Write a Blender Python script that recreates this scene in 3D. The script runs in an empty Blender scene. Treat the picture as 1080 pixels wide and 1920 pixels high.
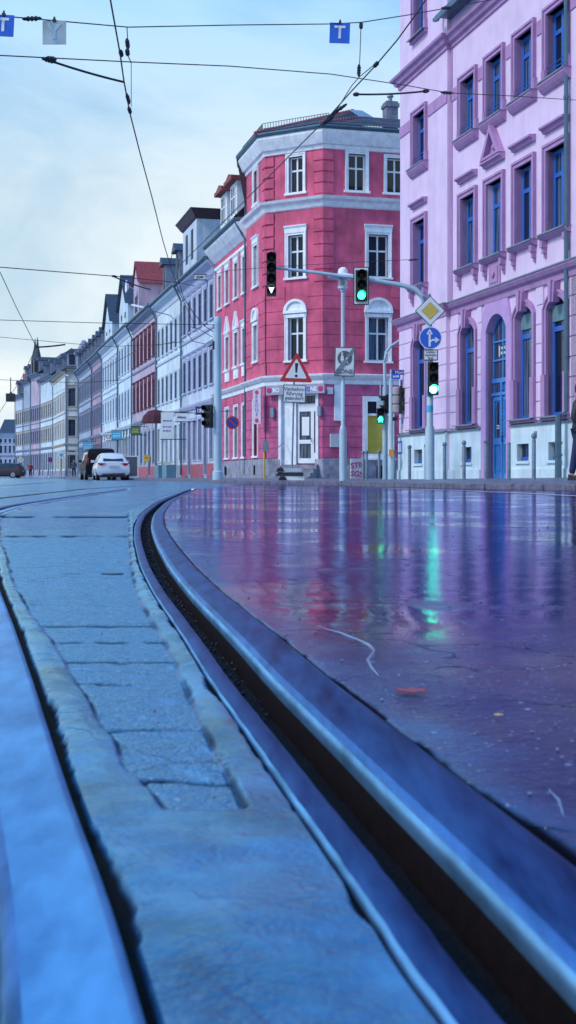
import bpy, math, random
from mathutils import Vector, noise
random.seed(7)
S = bpy.context.scene
COL = S.collection
R = math.radians
# ------------------------------------------------------------------ camera
HC, HY, F = 0.25, 892.0, 2400.0          # eye height, horizon row and focal length (in 1080x1920 pixels)
cam_d = bpy.data.cameras.new('camera'); cam = bpy.data.objects.new('camera', cam_d); COL.objects.link(cam)
cam.location = (0, 0, HC); cam.rotation_euler = (R(90), 0, 0)
cam_d.sensor_fit = 'VERTICAL'; cam_d.sensor_height = 24; cam_d.lens = 30
cam_d.shift_y = -(960-HY)/1920
cam_d.clip_start = 0.05; cam_d.clip_end = 3000
cam_d.dof.use_dof = True; cam_d.dof.focus_distance = 7; cam_d.dof.aperture_fstop = 11
S.camera = cam
# ------------------------------------------------------------------ world
SUN_EL, SUN_AZ = R(42), R(243)
w = bpy.data.worlds.new('World'); S.world = w; w.use_nodes = True
nt = w.node_tree; N = nt.nodes; L = nt.links; N.clear()
out = N.new('ShaderNodeOutputWorld'); bg = N.new('ShaderNodeBackground'); bg.inputs[1].default_value = 0.1
sky = N.new('ShaderNodeTexSky'); sky.sky_type = 'NISHITA'; sky.sun_disc = False
sky.sun_elevation = SUN_EL; sky.sun_rotation = SUN_AZ
tc = N.new('ShaderNodeTexCoord'); sep = N.new('ShaderNodeSeparateXYZ')
L.new(tc.outputs['Generated'], sep.inputs[0])
mp = N.new('ShaderNodeMapping'); mp.inputs['Scale'].default_value = (1.0, 1.0, 1.7)
L.new(tc.outputs['Generated'], mp.inputs[0])
nz = N.new('ShaderNodeTexNoise'); nz.inputs['Scale'].default_value = 3.6; nz.inputs['Detail'].default_value = 6; nz.inputs['Roughness'].default_value = .55; nz.inputs['Distortion'].default_value = .4
L.new(mp.outputs[0], nz.inputs['Vector'])
grad = N.new('ShaderNodeValToRGB')      # overcast layer, by height above the horizon
L.new(sep.outputs[2], grad.inputs[0])
cr = grad.color_ramp; cr.elements[0].position = 0.0; cr.elements[0].color = (.80, .91, .94, 1)
cr.elements[1].position = 1.0; cr.elements[1].color = (.10, .40, 1.15, 1)
for p, c in ((.08, (.78, .90, .94, 1)), (.22, (.64, .81, .91, 1)), (.36, (.36, .70, 1.04, 1)), (.6, (.15, .50, 1.15, 1))):
    e = cr.elements.new(p); e.color = c
cl = N.new('ShaderNodeValToRGB'); L.new(nz.outputs[0], cl.inputs[0])
cl.color_ramp.elements[0].position = .42; cl.color_ramp.elements[0].color = (.68, .78, .87, 1)
cl.color_ramp.elements[1].position = .60; cl.color_ramp.elements[1].color = (1.16, 1.06, 1.01, 1)
mu = N.new('ShaderNodeMix'); mu.data_type = 'RGBA'; mu.blend_type = 'MULTIPLY'; mu.inputs[0].default_value = 1
L.new(grad.outputs[0], mu.inputs[6]); L.new(cl.outputs[0], mu.inputs[7])
sc10 = N.new('ShaderNodeVectorMath'); sc10.operation = 'SCALE'; sc10.inputs[3].default_value = 10.0
L.new(mu.outputs[2], sc10.inputs[0])
mx = N.new('ShaderNodeMix'); mx.data_type = 'RGBA'; mx.inputs[0].default_value = .92
L.new(sky.outputs[0], mx.inputs[6]); L.new(sc10.outputs[0], mx.inputs[7])
L.new(mx.outputs[2], bg.inputs[0]); L.new(bg.outputs[0], out.inputs[0])
# ------------------------------------------------------------------ sun (soft, behind the cloud)
sd = bpy.data.lights.new('sun', 'SUN'); sd.energy = 2.0; sd.angle = R(14); sd.color = (1, .93, .9)
so = bpy.data.objects.new('sun', sd); COL.objects.link(so)
dv = Vector((math.sin(SUN_AZ)*math.cos(SUN_EL), math.cos(SUN_AZ)*math.cos(SUN_EL), math.sin(SUN_EL)))
so.rotation_euler = (-dv).to_track_quat('-Z', 'Y').to_euler(); so.location = (0, -20, 30)
# ------------------------------------------------------------------ exposure
S.view_settings.view_transform = 'Standard'; S.view_settings.look = 'None'
S.view_settings.exposure = 0.15; S.view_settings.gamma = 1
S.cycles.use_denoising = True
S.cycles.max_bounces = 6; S.cycles.diffuse_bounces = 3; S.cycles.glossy_bounces = 4
S.cycles.sample_clamp_indirect = 6

# ================================================================== helpers
def mat(name, col, rough=.6, metal=0, var=.12, vs=3.0, bump=.0, bs=30., col2=None, emit=None, es=0, spec=.5, sv=(1,1,1), coat=0, bd=.01, streak=0, tint=None):
    m = bpy.data.materials.new(name); m.use_nodes = True
    t = m.node_tree; n = t.nodes; l = t.links; b = n['Principled BSDF']
    b.inputs['Roughness'].default_value = rough; b.inputs['Metallic'].default_value = metal
    b.inputs['Specular IOR Level'].default_value = spec
    if tint: b.inputs['Specular Tint'].default_value = (*tint, 1)
    if coat: b.inputs['Coat Weight'].default_value = coat; b.inputs['Coat Roughness'].default_value = .06
    tc = n.new('ShaderNodeTexCoord'); mpn = n.new('ShaderNodeMapping'); mpn.inputs['Scale'].default_value = sv
    l.new(tc.outputs['Object'], mpn.inputs[0])
    nz = n.new('ShaderNodeTexNoise'); nz.inputs['Scale'].default_value = vs; nz.inputs['Detail'].default_value = 6; nz.inputs['Roughness'].default_value = .62
    l.new(mpn.outputs[0], nz.inputs['Vector'])
    rp = n.new('ShaderNodeValToRGB'); l.new(nz.outputs[0], rp.inputs[0])
    c2 = col2 or tuple(c*(1-var*1.6) for c in col)
    rp.color_ramp.elements[0].position = .3; rp.color_ramp.elements[0].color = (*c2, 1)
    rp.color_ramp.elements[1].position = .62; rp.color_ramp.elements[1].color = (*[min(1, c*(1+var*.5)) for c in col], 1)
    l.new(rp.outputs[0], b.inputs['Base Color'])
    if streak:                       # rain streaks and soot on plaster
        m3 = n.new('ShaderNodeMapping'); m3.inputs['Scale'].default_value = (2.6, 2.6, .22); l.new(tc.outputs['Object'], m3.inputs[0])
        n3 = n.new('ShaderNodeTexNoise'); n3.inputs['Scale'].default_value = 1.7; n3.inputs['Detail'].default_value = 7; n3.inputs['Roughness'].default_value = .68; l.new(m3.outputs[0], n3.inputs['Vector'])
        r3 = n.new('ShaderNodeMapRange'); r3.inputs[1].default_value = .47; r3.inputs[2].default_value = .68; r3.inputs[4].default_value = streak; l.new(n3.outputs[0], r3.inputs[0])
        x3 = n.new('ShaderNodeMix'); x3.data_type = 'RGBA'; l.new(r3.outputs[0], x3.inputs[0]); l.new(rp.outputs[0], x3.inputs[6]); x3.inputs[7].default_value = (*[c*.45+.01 for c in col], 1)
        l.new(x3.outputs[2], b.inputs['Base Color'])
    if bump:
        n2 = n.new('ShaderNodeTexNoise'); n2.inputs['Scale'].default_value = bs; n2.inputs['Detail'].default_value = 5
        l.new(tc.outputs['Object'], n2.inputs['Vector'])
        bp = n.new('ShaderNodeBump'); bp.inputs['Strength'].default_value = bump; bp.inputs['Distance'].default_value = bd
        l.new(n2.outputs[0], bp.inputs['Height']); l.new(bp.outputs[0], b.inputs['Normal'])
    if emit:
        b.inputs['Emission Color'].default_value = (*emit, 1); b.inputs['Emission Strength'].default_value = es
    return m

class MB:
    """collects geometry; T maps building coordinates to the coordinates of the thing"""
    def __init__(s, T=None): s.v = []; s.f = []; s.T = T
    def add(s, vs, fs):
        k = len(s.v)
        s.v += [s.T(*p) if s.T else tuple(p) for p in vs]
        s.f += [tuple(k+i for i in f) for f in fs]
        return s
    def quad(s, *p): return s.add(p, [tuple(range(len(p)))])
    def box(s, x0, x1, y0, y1, z0, z1):
        return s.add([(x0,y0,z0),(x1,y0,z0),(x1,y1,z0),(x0,y1,z0),(x0,y0,z1),(x1,y0,z1),(x1,y1,z1),(x0,y1,z1)],
                     [(0,3,2,1),(4,5,6,7),(0,1,5,4),(1,2,6,5),(2,3,7,6),(3,0,4,7)])
    def cbox(s, cx, cy, cz, sx, sy, sz): return s.box(cx-sx/2, cx+sx/2, cy-sy/2, cy+sy/2, cz-sz/2, cz+sz/2)
    def prism(s, poly, y0, y1):           # polygon in x,z extruded in y
        n = len(poly)
        return s.add([(x, y0, z) for x, z in poly]+[(x, y1, z) for x, z in poly],
                     [tuple(range(n)), tuple(range(2*n-1, n-1, -1))]+[(i, i+n, (i+1) % n+n, (i+1) % n) for i in range(n)])
    def vprism(s, poly, z0, z1):          # polygon in x,y extruded in z
        n = len(poly)
        return s.add([(x, y, z0) for x, y in poly]+[(x, y, z1) for x, y in poly],
                     [tuple(range(n-1, -1, -1)), tuple(range(n, 2*n))]+[(i, (i+1) % n, (i+1) % n+n, i+n) for i in range(n)])
    def lathe(s, prof, cx=0, cy=0, n=16, cz=0):   # prof: (r,z) bottom to top
        vs = []; fs = []
        for r, z in prof:
            for i in range(n):
                a = 2*math.pi*i/n; vs.append((cx+r*math.cos(a), cy+r*math.sin(a), cz+z))
        for j in range(len(prof)-1):
            for i in range(n):
                fs.append((j*n+i, j*n+(i+1) % n, (j+1)*n+(i+1) % n, (j+1)*n+i))
        fs.append(tuple(range(n-1, -1, -1))); fs.append(tuple((len(prof)-1)*n+i for i in range(n)))
        return s.add(vs, fs)
    def ylathe(s, prof, cx, cz, n=20):    # revolve round an axis parallel to y: prof (r,y)
        vs = []; fs = []
        for r, y in prof:
            for i in range(n):
                a = 2*math.pi*i/n; vs.append((cx+r*math.cos(a), y, cz+r*math.sin(a)))
        for j in range(len(prof)-1):
            for i in range(n): fs.append((j*n+i, j*n+(i+1) % n, (j+1)*n+(i+1) % n, (j+1)*n+i))
        fs.append(tuple(range(n-1, -1, -1))); fs.append(tuple((len(prof)-1)*n+i for i in range(n)))
        return s.add(vs, fs)
    def tube(s, pts, r, n=8):
        pts = [Vector(p) for p in pts]; m = len(pts); vs = []; fs = []
        rr = r if isinstance(r, (list, tuple)) else [r]*m
        for i, p in enumerate(pts):
            t = (pts[min(i+1, m-1)]-pts[max(i-1, 0)]).normalized()
            up = Vector((0, 0, 1)) if abs(t.z) < .95 else Vector((0, 1, 0))
            a = t.cross(up).normalized(); b = a.cross(t)
            for k in range(n):
                q = 2*math.pi*k/n; vs.append(tuple(p+(a*math.cos(q)+b*math.sin(q))*rr[i]))
        for i in range(m-1):
            for k in range(n): fs.append((i*n+k, i*n+(k+1) % n, (i+1)*n+(k+1) % n, (i+1)*n+k))
        fs.append(tuple(range(n-1, -1, -1))); fs.append(tuple((m-1)*n+k for k in range(n)))
        return s.add(vs, fs)
    def sweep(s, path, prof):             # horizontal path [(x,y)], profile [(out,z)]; outward is to the right of the path (-y for +x)
        m = len(path); n = len(prof); vs = []
        for i, p in enumerate(path):
            def nrm(a, b):
                d = Vector((b[0]-a[0], b[1]-a[1])).normalized(); return Vector((d.y, -d.x))
            if i == 0: nn = nrm(path[0], path[1])
            elif i == m-1: nn = nrm(path[-2], path[-1])
            else:
                a = nrm(path[i-1], p); b = nrm(p, path[i+1]); nn = (a+b); nn = nn/(nn.dot(a) or 1)
            for o, z in prof: vs.append((p[0]+nn.x*o, p[1]+nn.y*o, z))
        fs = [(i*n+k, (i+1)*n+k, (i+1)*n+(k+1) % n, i*n+(k+1) % n) for i in range(m-1) for k in range(n)]
        fs += [tuple(range(n)), tuple((m-1)*n+k for k in range(n-1, -1, -1))]
        return s.add(vs, fs)
    def build(s, name, m, parent=None, smooth=False, loc=None, rot=0):
        me = bpy.data.meshes.new(name); me.from_pydata(s.v, [], s.f); me.update()
        import bmesh
        if len(s.v) < 60000:
            bm = bmesh.new(); bm.from_mesh(me); bmesh.ops.recalc_face_normals(bm, faces=bm.faces); bm.to_mesh(me); bm.free()
        if smooth:
            for p in me.polygons: p.use_smooth = True
            try: me.set_sharp_from_angle(angle=R(35))
            except Exception: pass
        me.materials.append(m)
        return link(name, me, parent, loc, rot)

def link(name, me, parent=None, loc=None, rot=0):
    o = bpy.data.objects.new(name, me); COL.objects.link(o)
    if parent: o.parent = parent
    if loc: o.location = loc
    if rot: o.rotation_euler = (0, 0, rot)
    return o
def tag(o, label=None, cat=None, group=None, kind=None):
    if label: o['label'] = label
    if cat: o['category'] = cat
    if group: o['group'] = group
    if kind: o['kind'] = kind
    return o
def thing(name, label, cat, loc=(0,0,0), rot=0, group=None):
    o = bpy.data.objects.new(name, None); COL.objects.link(o); o.location = loc; o.rotation_euler = (0, 0, rot)
    o.empty_display_size = .2
    return tag(o, label, cat, group)
def copy_thing(root, loc, rot=None, label=None):
    r = root.copy(); COL.objects.link(r); r.location = loc
    if rot is not None: r.rotation_euler = (0, 0, rot)
    if label: r['label'] = label
    for ch in list(root.children):
        c = ch.copy(); COL.objects.link(c); c.parent = r
        for g in list(ch.children):
            d = g.copy(); COL.objects.link(d); d.parent = c
    return r
def text(name, body, size, m, parent, loc, rot=(R(90), 0, 0), ext=.002, align='CENTER', sp=1, bold=0):
    cu = bpy.data.curves.new(name, 'FONT'); cu.body = body; cu.size = size; cu.extrude = ext; cu.align_x = align; cu.align_y = 'CENTER'
    cu.space_line = .85; cu.space_character = sp; cu.offset = bold; cu.resolution_u = 3
    cu.materials.append(m); o = bpy.data.objects.new(name, cu); COL.objects.link(o)
    bpy.context.view_layer.update(); me = bpy.data.meshes.new_from_object(o); bpy.data.objects.remove(o); me.name = name
    o = bpy.data.objects.new(name, me); COL.objects.link(o)
    o.parent = parent; o.location = loc; o.rotation_euler = rot
    return o
def G(px, py, z=0):                       # ground point seen at a pixel
    Y = (HC-z)*F/(py-HY); return Vector(((px-540)/F*Y, Y, z))
def W(px, py, Y): return Vector(((px-540)/F*Y, Y, HC+(HY-py)/F*Y))
# the facade line of the street: parallel to the tram street, 13.6 m to the right of the camera
DX, DY = -.2444, .9697; DF = 13.6
ANG = math.atan2(-DY, -DX)
def fs(px):
    u = (px-540)/F; return (DF*DY - (-DX)*DF*u)/(DY*u-DX)
def fP(s, D=DF): return Vector((D*DY+DX*s, -D*DX+DY*s, 0))
def fz(px, py): return HC+(HY-py)*fP(fs(px)).y/F
class Face:                               # any vertical plane: world origin, angle
    def __init__(s, o, a): s.o = o; s.a = a; s.d = Vector((math.cos(a), math.sin(a), 0))
    def t(s, px):
        u = (px-540)/F; return (u*s.o.y-s.o.x)/(s.d.x-u*s.d.y)
    def z(s, px, py): return HC+(HY-py)*(s.o+s.d*s.t(px)).y/F

# ================================================================== materials
M = {}
M['lilac'] = mat('lilac_plaster', (.74, .575, .76), .8, streak=0.14, var=.07, vs=1.2, bump=.25, bs=60)
M['mauve'] = mat('mauve_trim', (.44, .25, .47), .7, streak=0.4, var=.1, vs=2, bump=.15, bs=50)
M['mauve_soft'] = mat('soft_mauve_door_surround', (.52, .33, .62), .75, var=.08)
M['plinth_pale'] = mat('pale_plinth_plaster', (.62, .78, .85), .75, streak=0.45, var=.1, vs=1.5, bump=.2, bs=50)
M['blue_paint'] = mat('blue_window_paint', (.025, .13, .48), .35, var=.1)
M['door_blue'] = mat('bright_blue_door_paint', (.05, .25, .62), .35, var=.12)
M['lead'] = mat('grey_flashing', (.22, .28, .32), .5, .3)
M['zinc'] = mat('zinc_gutter', (.10, .18, .24), .4, .6)
M['pink'] = mat('pink_plaster', (.68, .11, .21), .8, streak=0.5, var=.24, vs=1.1, bump=.3, bs=50)
M['pink_low'] = mat('pink_plaster_ground_floor', (.60, .12, .27), .8, streak=0.5, var=.24, vs=1.6, bump=.3, bs=50)
M['white_trim'] = mat('white_trim', (.84, .90, .94), .6, streak=0.28, var=.12, vs=2.5)
M['white_frame'] = mat('white_window_paint', (.78, .84, .88), .4, var=.05)
M['grey_plinth'] = mat('weathered_plinth', (.32, .34, .42), .8, streak=0.5, var=.35, vs=2.2, col2=(.14, .14, .2), bump=.3)
M['roof_red'] = mat('red_roof_tiles', (.30, .05, .05), .6, var=.3, vs=6, bump=.5, bs=14, bd=.05)
M['roof_plum'] = mat('dark_plum_roof_tiles', (.07, .04, .06), .6, var=.3, vs=6, bump=.5, bs=14, bd=.05)
M['roof_dark'] = mat('dark_slate_roof', (.045, .06, .085), .5, var=.3, vs=5, bump=.4, bs=12, bd=.04)
M['chimney'] = mat('chimney_brick', (.2, .22, .3), .8, var=.3)
M['galv'] = mat('galvanised_steel', (.20, .27, .35), .42, .25, var=.2, vs=8)
M['mast'] = mat('pale_painted_mast', (.42, .58, .66), .45, .1, var=.12, vs=3, sv=(1, 1, .3))
M['black'] = mat('black_plastic', (.012, .012, .016), .4, var=.2)
M['dark'] = mat('dark_steel', (.03, .035, .045), .5, .4)
M['cable'] = mat('dark_cable', (.01, .014, .022), .5)
M['white_sign'] = mat('white_sign_face', (.72, .78, .8), .4, var=.06)
M['grey_sign'] = mat('grey_sign_print', (.10, .12, .16), .5)
M['red_sign'] = mat('red_sign_face', (.5, .02, .035), .4, var=.08)
M['blue_sign'] = mat('blue_sign_face', (.015, .12, .62), .4, var=.08)
M['navy_sign'] = mat('navy_sign_face', (.02, .035, .28), .4, var=.08)
M['yellow_sign'] = mat('yellow_sign_face', (.62, .48, .10), .4, var=.06)
M['yellow'] = mat('yellow_paint', (.62, .42, .06), .45)
M['orange'] = mat('orange_plastic', (.75, .3, .05), .4)
M['beige'] = mat('beige_signal_housing', (.42, .37, .38), .5)
M['steel_back'] = mat('aluminium_sign_back', (.42, .48, .52), .4, .4, var=.2)
M['green_lamp'] = mat('lit_green_lens', (.02, .5, .3), .3, emit=(.03, 1, .5), es=6)
M['green_bright'] = mat('bright_lit_green_lens', (.1, .6, .4), .3, emit=(.03, 1, .42), es=32)
M['white_lamp'] = mat('lit_white_lens', (.8, .8, .8), .3, emit=(.8, .95, 1), es=3)
M['lens_off'] = mat('unlit_lens', (.006, .008, .01), .4, spec=.2)
M['stone'] = mat('step_stone', (.24, .26, .32), .8, var=.3)
M['yellow_blind'] = mat('yellow_paper_in_window', (.62, .50, .07), .7, var=.14, vs=2)
M['paper'] = mat('white_paper', (.8, .85, .85), .7, var=.04)
M['graf'] = mat('pink_spray_paint', (.5, .03, .16), .6)
M['utility'] = mat('grey_utility_cabinet', (.5, .55, .6), .6, var=.1)
M['glass_clear'] = mat('lantern_glass', (.45, .6, .66), .08, var=.05)
M['skin'] = mat('skin', (.5, .28, .22), .5)
M['jacket'] = mat('dark_jacket', (.012, .016, .03), .6, var=.4, vs=30, bump=.5, bs=20)
M['jeans'] = mat('navy_trousers', (.012, .025, .09), .8, var=.3, vs=20)
M['hair'] = mat('brown_hair', (.04, .025, .02), .6)
M['shoe'] = mat('black_shoes', (.01, .01, .012), .5)

def pane_mat(name, base, curtain, amount, rough=.06):
    m = mat(name, base, rough, var=.2); t = m.node_tree; n = t.nodes; l = t.links; b = n['Principled BSDF']
    tcn = n.new('ShaderNodeTexCoord'); oi = n.new('ShaderNodeObjectInfo')
    ad = n.new('ShaderNodeVectorMath'); ad.operation = 'ADD'; l.new(tcn.outputs['Object'], ad.inputs[0]); 
    sc_ = n.new('ShaderNodeMath'); sc_.operation = 'MULTIPLY'; sc_.inputs[1].default_value = 37; l.new(oi.outputs['Random'], sc_.inputs[0]); l.new(sc_.outputs[0], ad.inputs[1])
    mp_ = n.new('ShaderNodeMapping'); mp_.inputs['Scale'].default_value = (9, 9, .35); l.new(ad.outputs[0], mp_.inputs[0])
    w_ = n.new('ShaderNodeTexNoise'); w_.inputs['Scale'].default_value = 1.6; w_.inputs['Detail'].default_value = 3; l.new(mp_.outputs[0], w_.inputs['Vector'])
    rp = n.new('ShaderNodeValToRGB'); l.new(w_.outputs[0], rp.inputs[0])
    rp.color_ramp.elements[0].position = .38; rp.color_ramp.elements[0].color = (*base, 1)
    rp.color_ramp.elements[1].position = .7; rp.color_ramp.elements[1].color = (*curtain, 1)
    mx_ = n.new('ShaderNodeMix'); mx_.data_type = 'RGBA'; mx_.inputs[6].default_value = (*base, 1)
    gt = n.new('ShaderNodeMath'); gt.operation = 'GREATER_THAN'; gt.inputs[1].default_value = 1-amount
    l.new(oi.outputs['Random'], gt.inputs[0]); l.new(gt.outputs[0], mx_.inputs[0]); l.new(rp.outputs[0], mx_.inputs[7])
    l.new(mx_.outputs[2], b.inputs['Base Color'])
    return m
M['pane'] = pane_mat('window_glass', (.006, .010, .02), (.12, .18, .26), .4)
M['pane_lilac'] = pane_mat('dark_blue_window_glass', (.006, .013, .035), (.13, .2, .32), .5)
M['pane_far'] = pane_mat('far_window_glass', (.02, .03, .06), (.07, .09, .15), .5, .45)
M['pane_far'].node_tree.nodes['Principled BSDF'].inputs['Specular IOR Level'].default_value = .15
# ================================================================== facade building blocks
def arch_pts(hw, spring, rise, n=8, z0=0.0):
    p = [(-hw, z0), (-hw, spring)]
    if rise > 0:
        r = (hw*hw+rise*rise)/(2*rise); cz = spring+rise-r; a0 = math.asin(min(1, hw/r))
        if rise > hw: a0 = math.pi-a0
        for i in range(1, n): a = -a0+2*a0*i/n; p.append((r*math.sin(a), cz+r*math.cos(a)))
    else:
        for i in range(1, n): p.append((-hw+2*hw*i/n, spring))
    return p+[(hw, spring), (hw, z0)]
def ring(mb, inn, outp, y0, y1, closed=False):
    n = len(inn); k = n if closed else n-1
    vs = [(x, y0, z) for x, z in inn]+[(x, y0, z) for x, z in outp]+[(x, y1, z) for x, z in inn]+[(x, y1, z) for x, z in outp]
    fs_ = []
    for i in range(k):
        j = (i+1) % n
        fs_ += [(i, j, n+j, n+i), (i, 2*n+i, 2*n+j, j), (n+i, n+j, 3*n+j, 3*n+i), (2*n+i, 3*n+i, 3*n+j, 2*n+j)]
    if not closed: fs_ += [(0, n, 3*n, 2*n), (n-1, 3*n-1, 4*n-1, 2*n-1)]
    mb.add(vs, fs_)
CACHE = {}
def cached(key, fn):
    if key not in CACHE:
        o = fn(); CACHE[key] = o.data; bpy.data.objects.remove(o)
    return CACHE[key]
def window(root, x, z, w, h, st, a=0, o=(0, 0), y=0, name='window'):
    """a window as a part of root with its own frame, pane, surround and sill; x along the face, z its foot"""
    key = (st['k'], round(w, 2), round(h, 2)); rise = st.get('rise', 0); sw = st.get('sw', .15); sp = st.get('sp', .05)
    rec = st.get('rec', .18); fw = st.get('fw', .07); hw = w/2
    px, py = o[0]+x*math.cos(a)-y*math.sin(a), o[1]+x*math.sin(a)+y*math.cos(a)
    def frame():
        m = MB(); inner = arch_pts(hw-fw, h-rise-(0 if rise else fw), rise*.9, z0=fw); outer = arch_pts(hw, h-rise, rise)
        ring(m, inner, outer, rec-.02, rec+.05); m.box(-hw+.001, hw-.001, rec-.018, rec+.048, 0, fw)
        tz = h*st.get('tr', .68)
        m.box(-hw+fw, hw-fw, rec-.028, rec+.04, tz-fw*.55, tz+fw*.55)
        if st.get('mull', 1): m.box(-fw*.55, fw*.55, rec-.035, rec+.042, fw, h-fw*.5 if st.get('mull') == 2 or not rise else tz)
        if st.get('rail'):
            for q in (.28, .42): m.tube([(-hw-.04, -.02, h*q*.5), (hw+.04, -.02, h*q*.5)], .012, 5)
        return m.build('w', M[st['fm']])
    win = link(name, cached(key+('f',), frame), root, (px, py, z), a)
    def pane():
        m = MB(); p = arch_pts(hw-.01, h-rise, rise); m.prism(p, rec+.01, rec+.03); return m.build('p', M[st['pm']])
    link('pane', cached(key+('p',), pane), win)
    if sw:
        def sur():
            m = MB(); inner = arch_pts(hw, h-rise, rise, z0=-.0); outer = arch_pts(hw+sw, h-rise+(0 if rise else sw), rise+(sw if rise else 0), z0=-.0)
            ring(m, inner, outer, -sp, rec)
            i2 = arch_pts(hw+sw*.62, h-rise+(0 if rise else sw*.62), rise+(sw*.62 if rise else 0)); 
            ring(m, i2, outer, -sp-.03, -sp+.004)
            hd = st.get('head'); zt = h+sw
            if hd == 'ears':
                m.box(-hw-sw-.05, -hw-sw*.2, -sp-.02, 0, -.0, .3); m.box(hw+sw*.2, hw+sw+.05, -sp-.02, 0, -.0, .3)
            if hd == 'key':
                m.prism([(-.10, h-rise*.1-.12), (.10, h-rise*.1-.12), (.19, h+sw+.16), (-.19, h+sw+.16)], -.17, 0)
                m.prism([(-.05, h-.14), (.05, h-.14), (.09, h+sw+.2), (-.09, h+sw+.2)], -.22, -.16)
                for q in (-1, 1): m.box(q*(hw+sw*.5)-sw*.65, q*(hw+sw*.5)+sw*.65, -sp-.05, 0, 0, h*.36)
            if hd == 'arch':
                m.box(-hw-sw-.05, hw+sw+.05, -.14, 0, zt+.0, zt+.13); m.box(-hw-sw-.02, hw+sw+.02, -.09, 0, zt-.2, zt+.0)
                r = hw+sw+.03; P = [(r*math.cos(q*math.pi/12), zt+.13+r*.86*math.sin(q*math.pi/12)) for q in range(13)]
                Q = [(x*.78, zt+.13+(zz-zt-.13)*.78) for x, zz in P]
                ring(m, Q, P, -.14, 0); m.prism(Q, -.05, 0)
            if hd == 'cornice':
                m.box(-hw-sw-.02, hw+sw+.02, -sp-.03, 0, zt, zt+.14)
                m.sweep([(-hw-sw-.04, 0), (hw+sw+.04, 0)], [(0, zt+.14), (.08, zt+.14), (.15, zt+.24), (.15, zt+.28), (0, zt+.3)])
            if hd in ('hood', 'pedi'):   # a cornice set free above the surround
                g = .28
                m.sweep([(-hw-sw+.02, 0), (hw+sw-.02, 0)], [(0, zt+g), (.08, zt+g), (.11, zt+g+.07), (.19, zt+g+.1), (.19, zt+g+.15), (0, zt+g+.17)])
            if hd == 'pedi':
                zb = h+sw+.46; r = hw+sw-.02
                ring(m, [(-r+.22, zb+.07), (0, zb+.66), (r-.22, zb+.07)], [(-r, zb), (0, zb+.86), (r, zb)], -.19, 0, True)
                m.prism([(-r+.15, zb+.04), (0, zb+.7), (r-.15, zb+.04)], -.03, 0)
                m.ylathe([(.05, -.1), (.09, -.06), (.09, -.02)], 0, zb+.28, 10)
            if hd == 'gable':
                r = hw+sw; m.box(-r-.03, r+.03, -.12, 0, zt+.04, zt+.14)
                ring(m, [(-r+.16, zt+.2), (0, zt+.75), (r-.16, zt+.2)], [(-r, zt+.14), (0, zt+.98), (r, zt+.14)], -.13, 0, True)
                m.prism([(-r+.1, zt+.15), (0, zt+.8), (r-.1, zt+.15)], -.04, 0)
            return m.build('s', M[st['sm']])
        link('surround', cached(key+('s',), sur), win)
        sl = st.get('sill', 'plain')
        if sl:
            def sill():
                m = MB(); e = hw+sw+.06
                if sl == 'roll':
                    m.sweep([(-e, 0), (e, 0)], [(-.0, -.26), (.07, -.24), (.13, -.17), (.19, -.08), (.2, 0), (-.1, .012)])
                elif sl == 'brackets':
                    m.sweep([(-e, 0), (e, 0)], [(-.0, -.14), (.09, -.13), (.18, -.06), (.19, 0), (-.1, .012)])
                    for q in (-1, 1):
                        m.box(q*(hw+.1)-.07, q*(hw+.1)+.07, -.15, 0, -.3, -.139)
                        m.box(q*(hw+.1)-.055, q*(hw+.1)+.055, -.1, 0, -.44, -.3)
                        m.box(q*(hw+.1)-.045, q*(hw+.1)+.045, -.05, 0, -.54, -.44)
                elif sl == 'panel':
                    m.box(-e, e, -.14, .1, -.1, 0); m.box(-hw-sw, hw+sw, -.06, 0, -.62, -.1); m.box(-hw, hw, -.08, -.05, -.52, -.2)
                else:
                    m.box(-e, e, -.11, .12, -.09, 0)
                return m.build('sl', M[st['sm']])
            link('sill', cached(key+('l',), sill), win)
            if st.get('flash'):
                def fl():
                    m = MB(); e = hw+sw+.075; m.sweep([(-e, 0), (e, 0)], [(-.08, .014), (.215, .004), (.215, -.025), (.22, -.025), (.22, .01), (-.08, .024)])
                    return m.build('fl', M['lead'])
                link('sill_flashing', cached(key+('fl',), fl), win)
    return win
def wall(mb, x0, x1, z0, z1, ops, dep=.3, y=0, bare=()):
    """front sheet with real openings and reveals"""
    xs = sorted({x0, x1, *[v for o in ops for v in o[:2]]}); zs = sorted({z0, z1, *[v for o in ops for v in o[2:]]})
    xs = [v for v in xs if x0 <= v <= x1]; zs = [v for v in zs if z0 <= v <= z1]
    for i in range(len(xs)-1):
        for j in range(len(zs)-1):
            cx, cz = (xs[i]+xs[i+1])/2, (zs[j]+zs[j+1])/2
            if any(o[0] < cx < o[1] and o[2] < cz < o[3] for o in ops): continue
            mb.quad((xs[i], y, zs[j]), (xs[i+1], y, zs[j]), (xs[i+1], y, zs[j+1]), (xs[i], y, zs[j+1]))
    for a, b, c, d in ops:
        if (a, b, c, d) in bare: continue
        mb.quad((a, y, c), (a, y, d), (a, y+dep, d), (a, y+dep, c)); mb.quad((b, y, c), (b, y+dep, c), (b, y+dep, d), (b, y, d))
        mb.quad((a, y, d), (b, y, d), (b, y+dep, d), (a, y+dep, d)); mb.quad((a, y, c), (a, y+dep, c), (b, y+dep, c), (b, y, c))
        mb.quad((a, y+dep, c), (b, y+dep, c), (b, y+dep, d), (a, y+dep, d))
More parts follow.
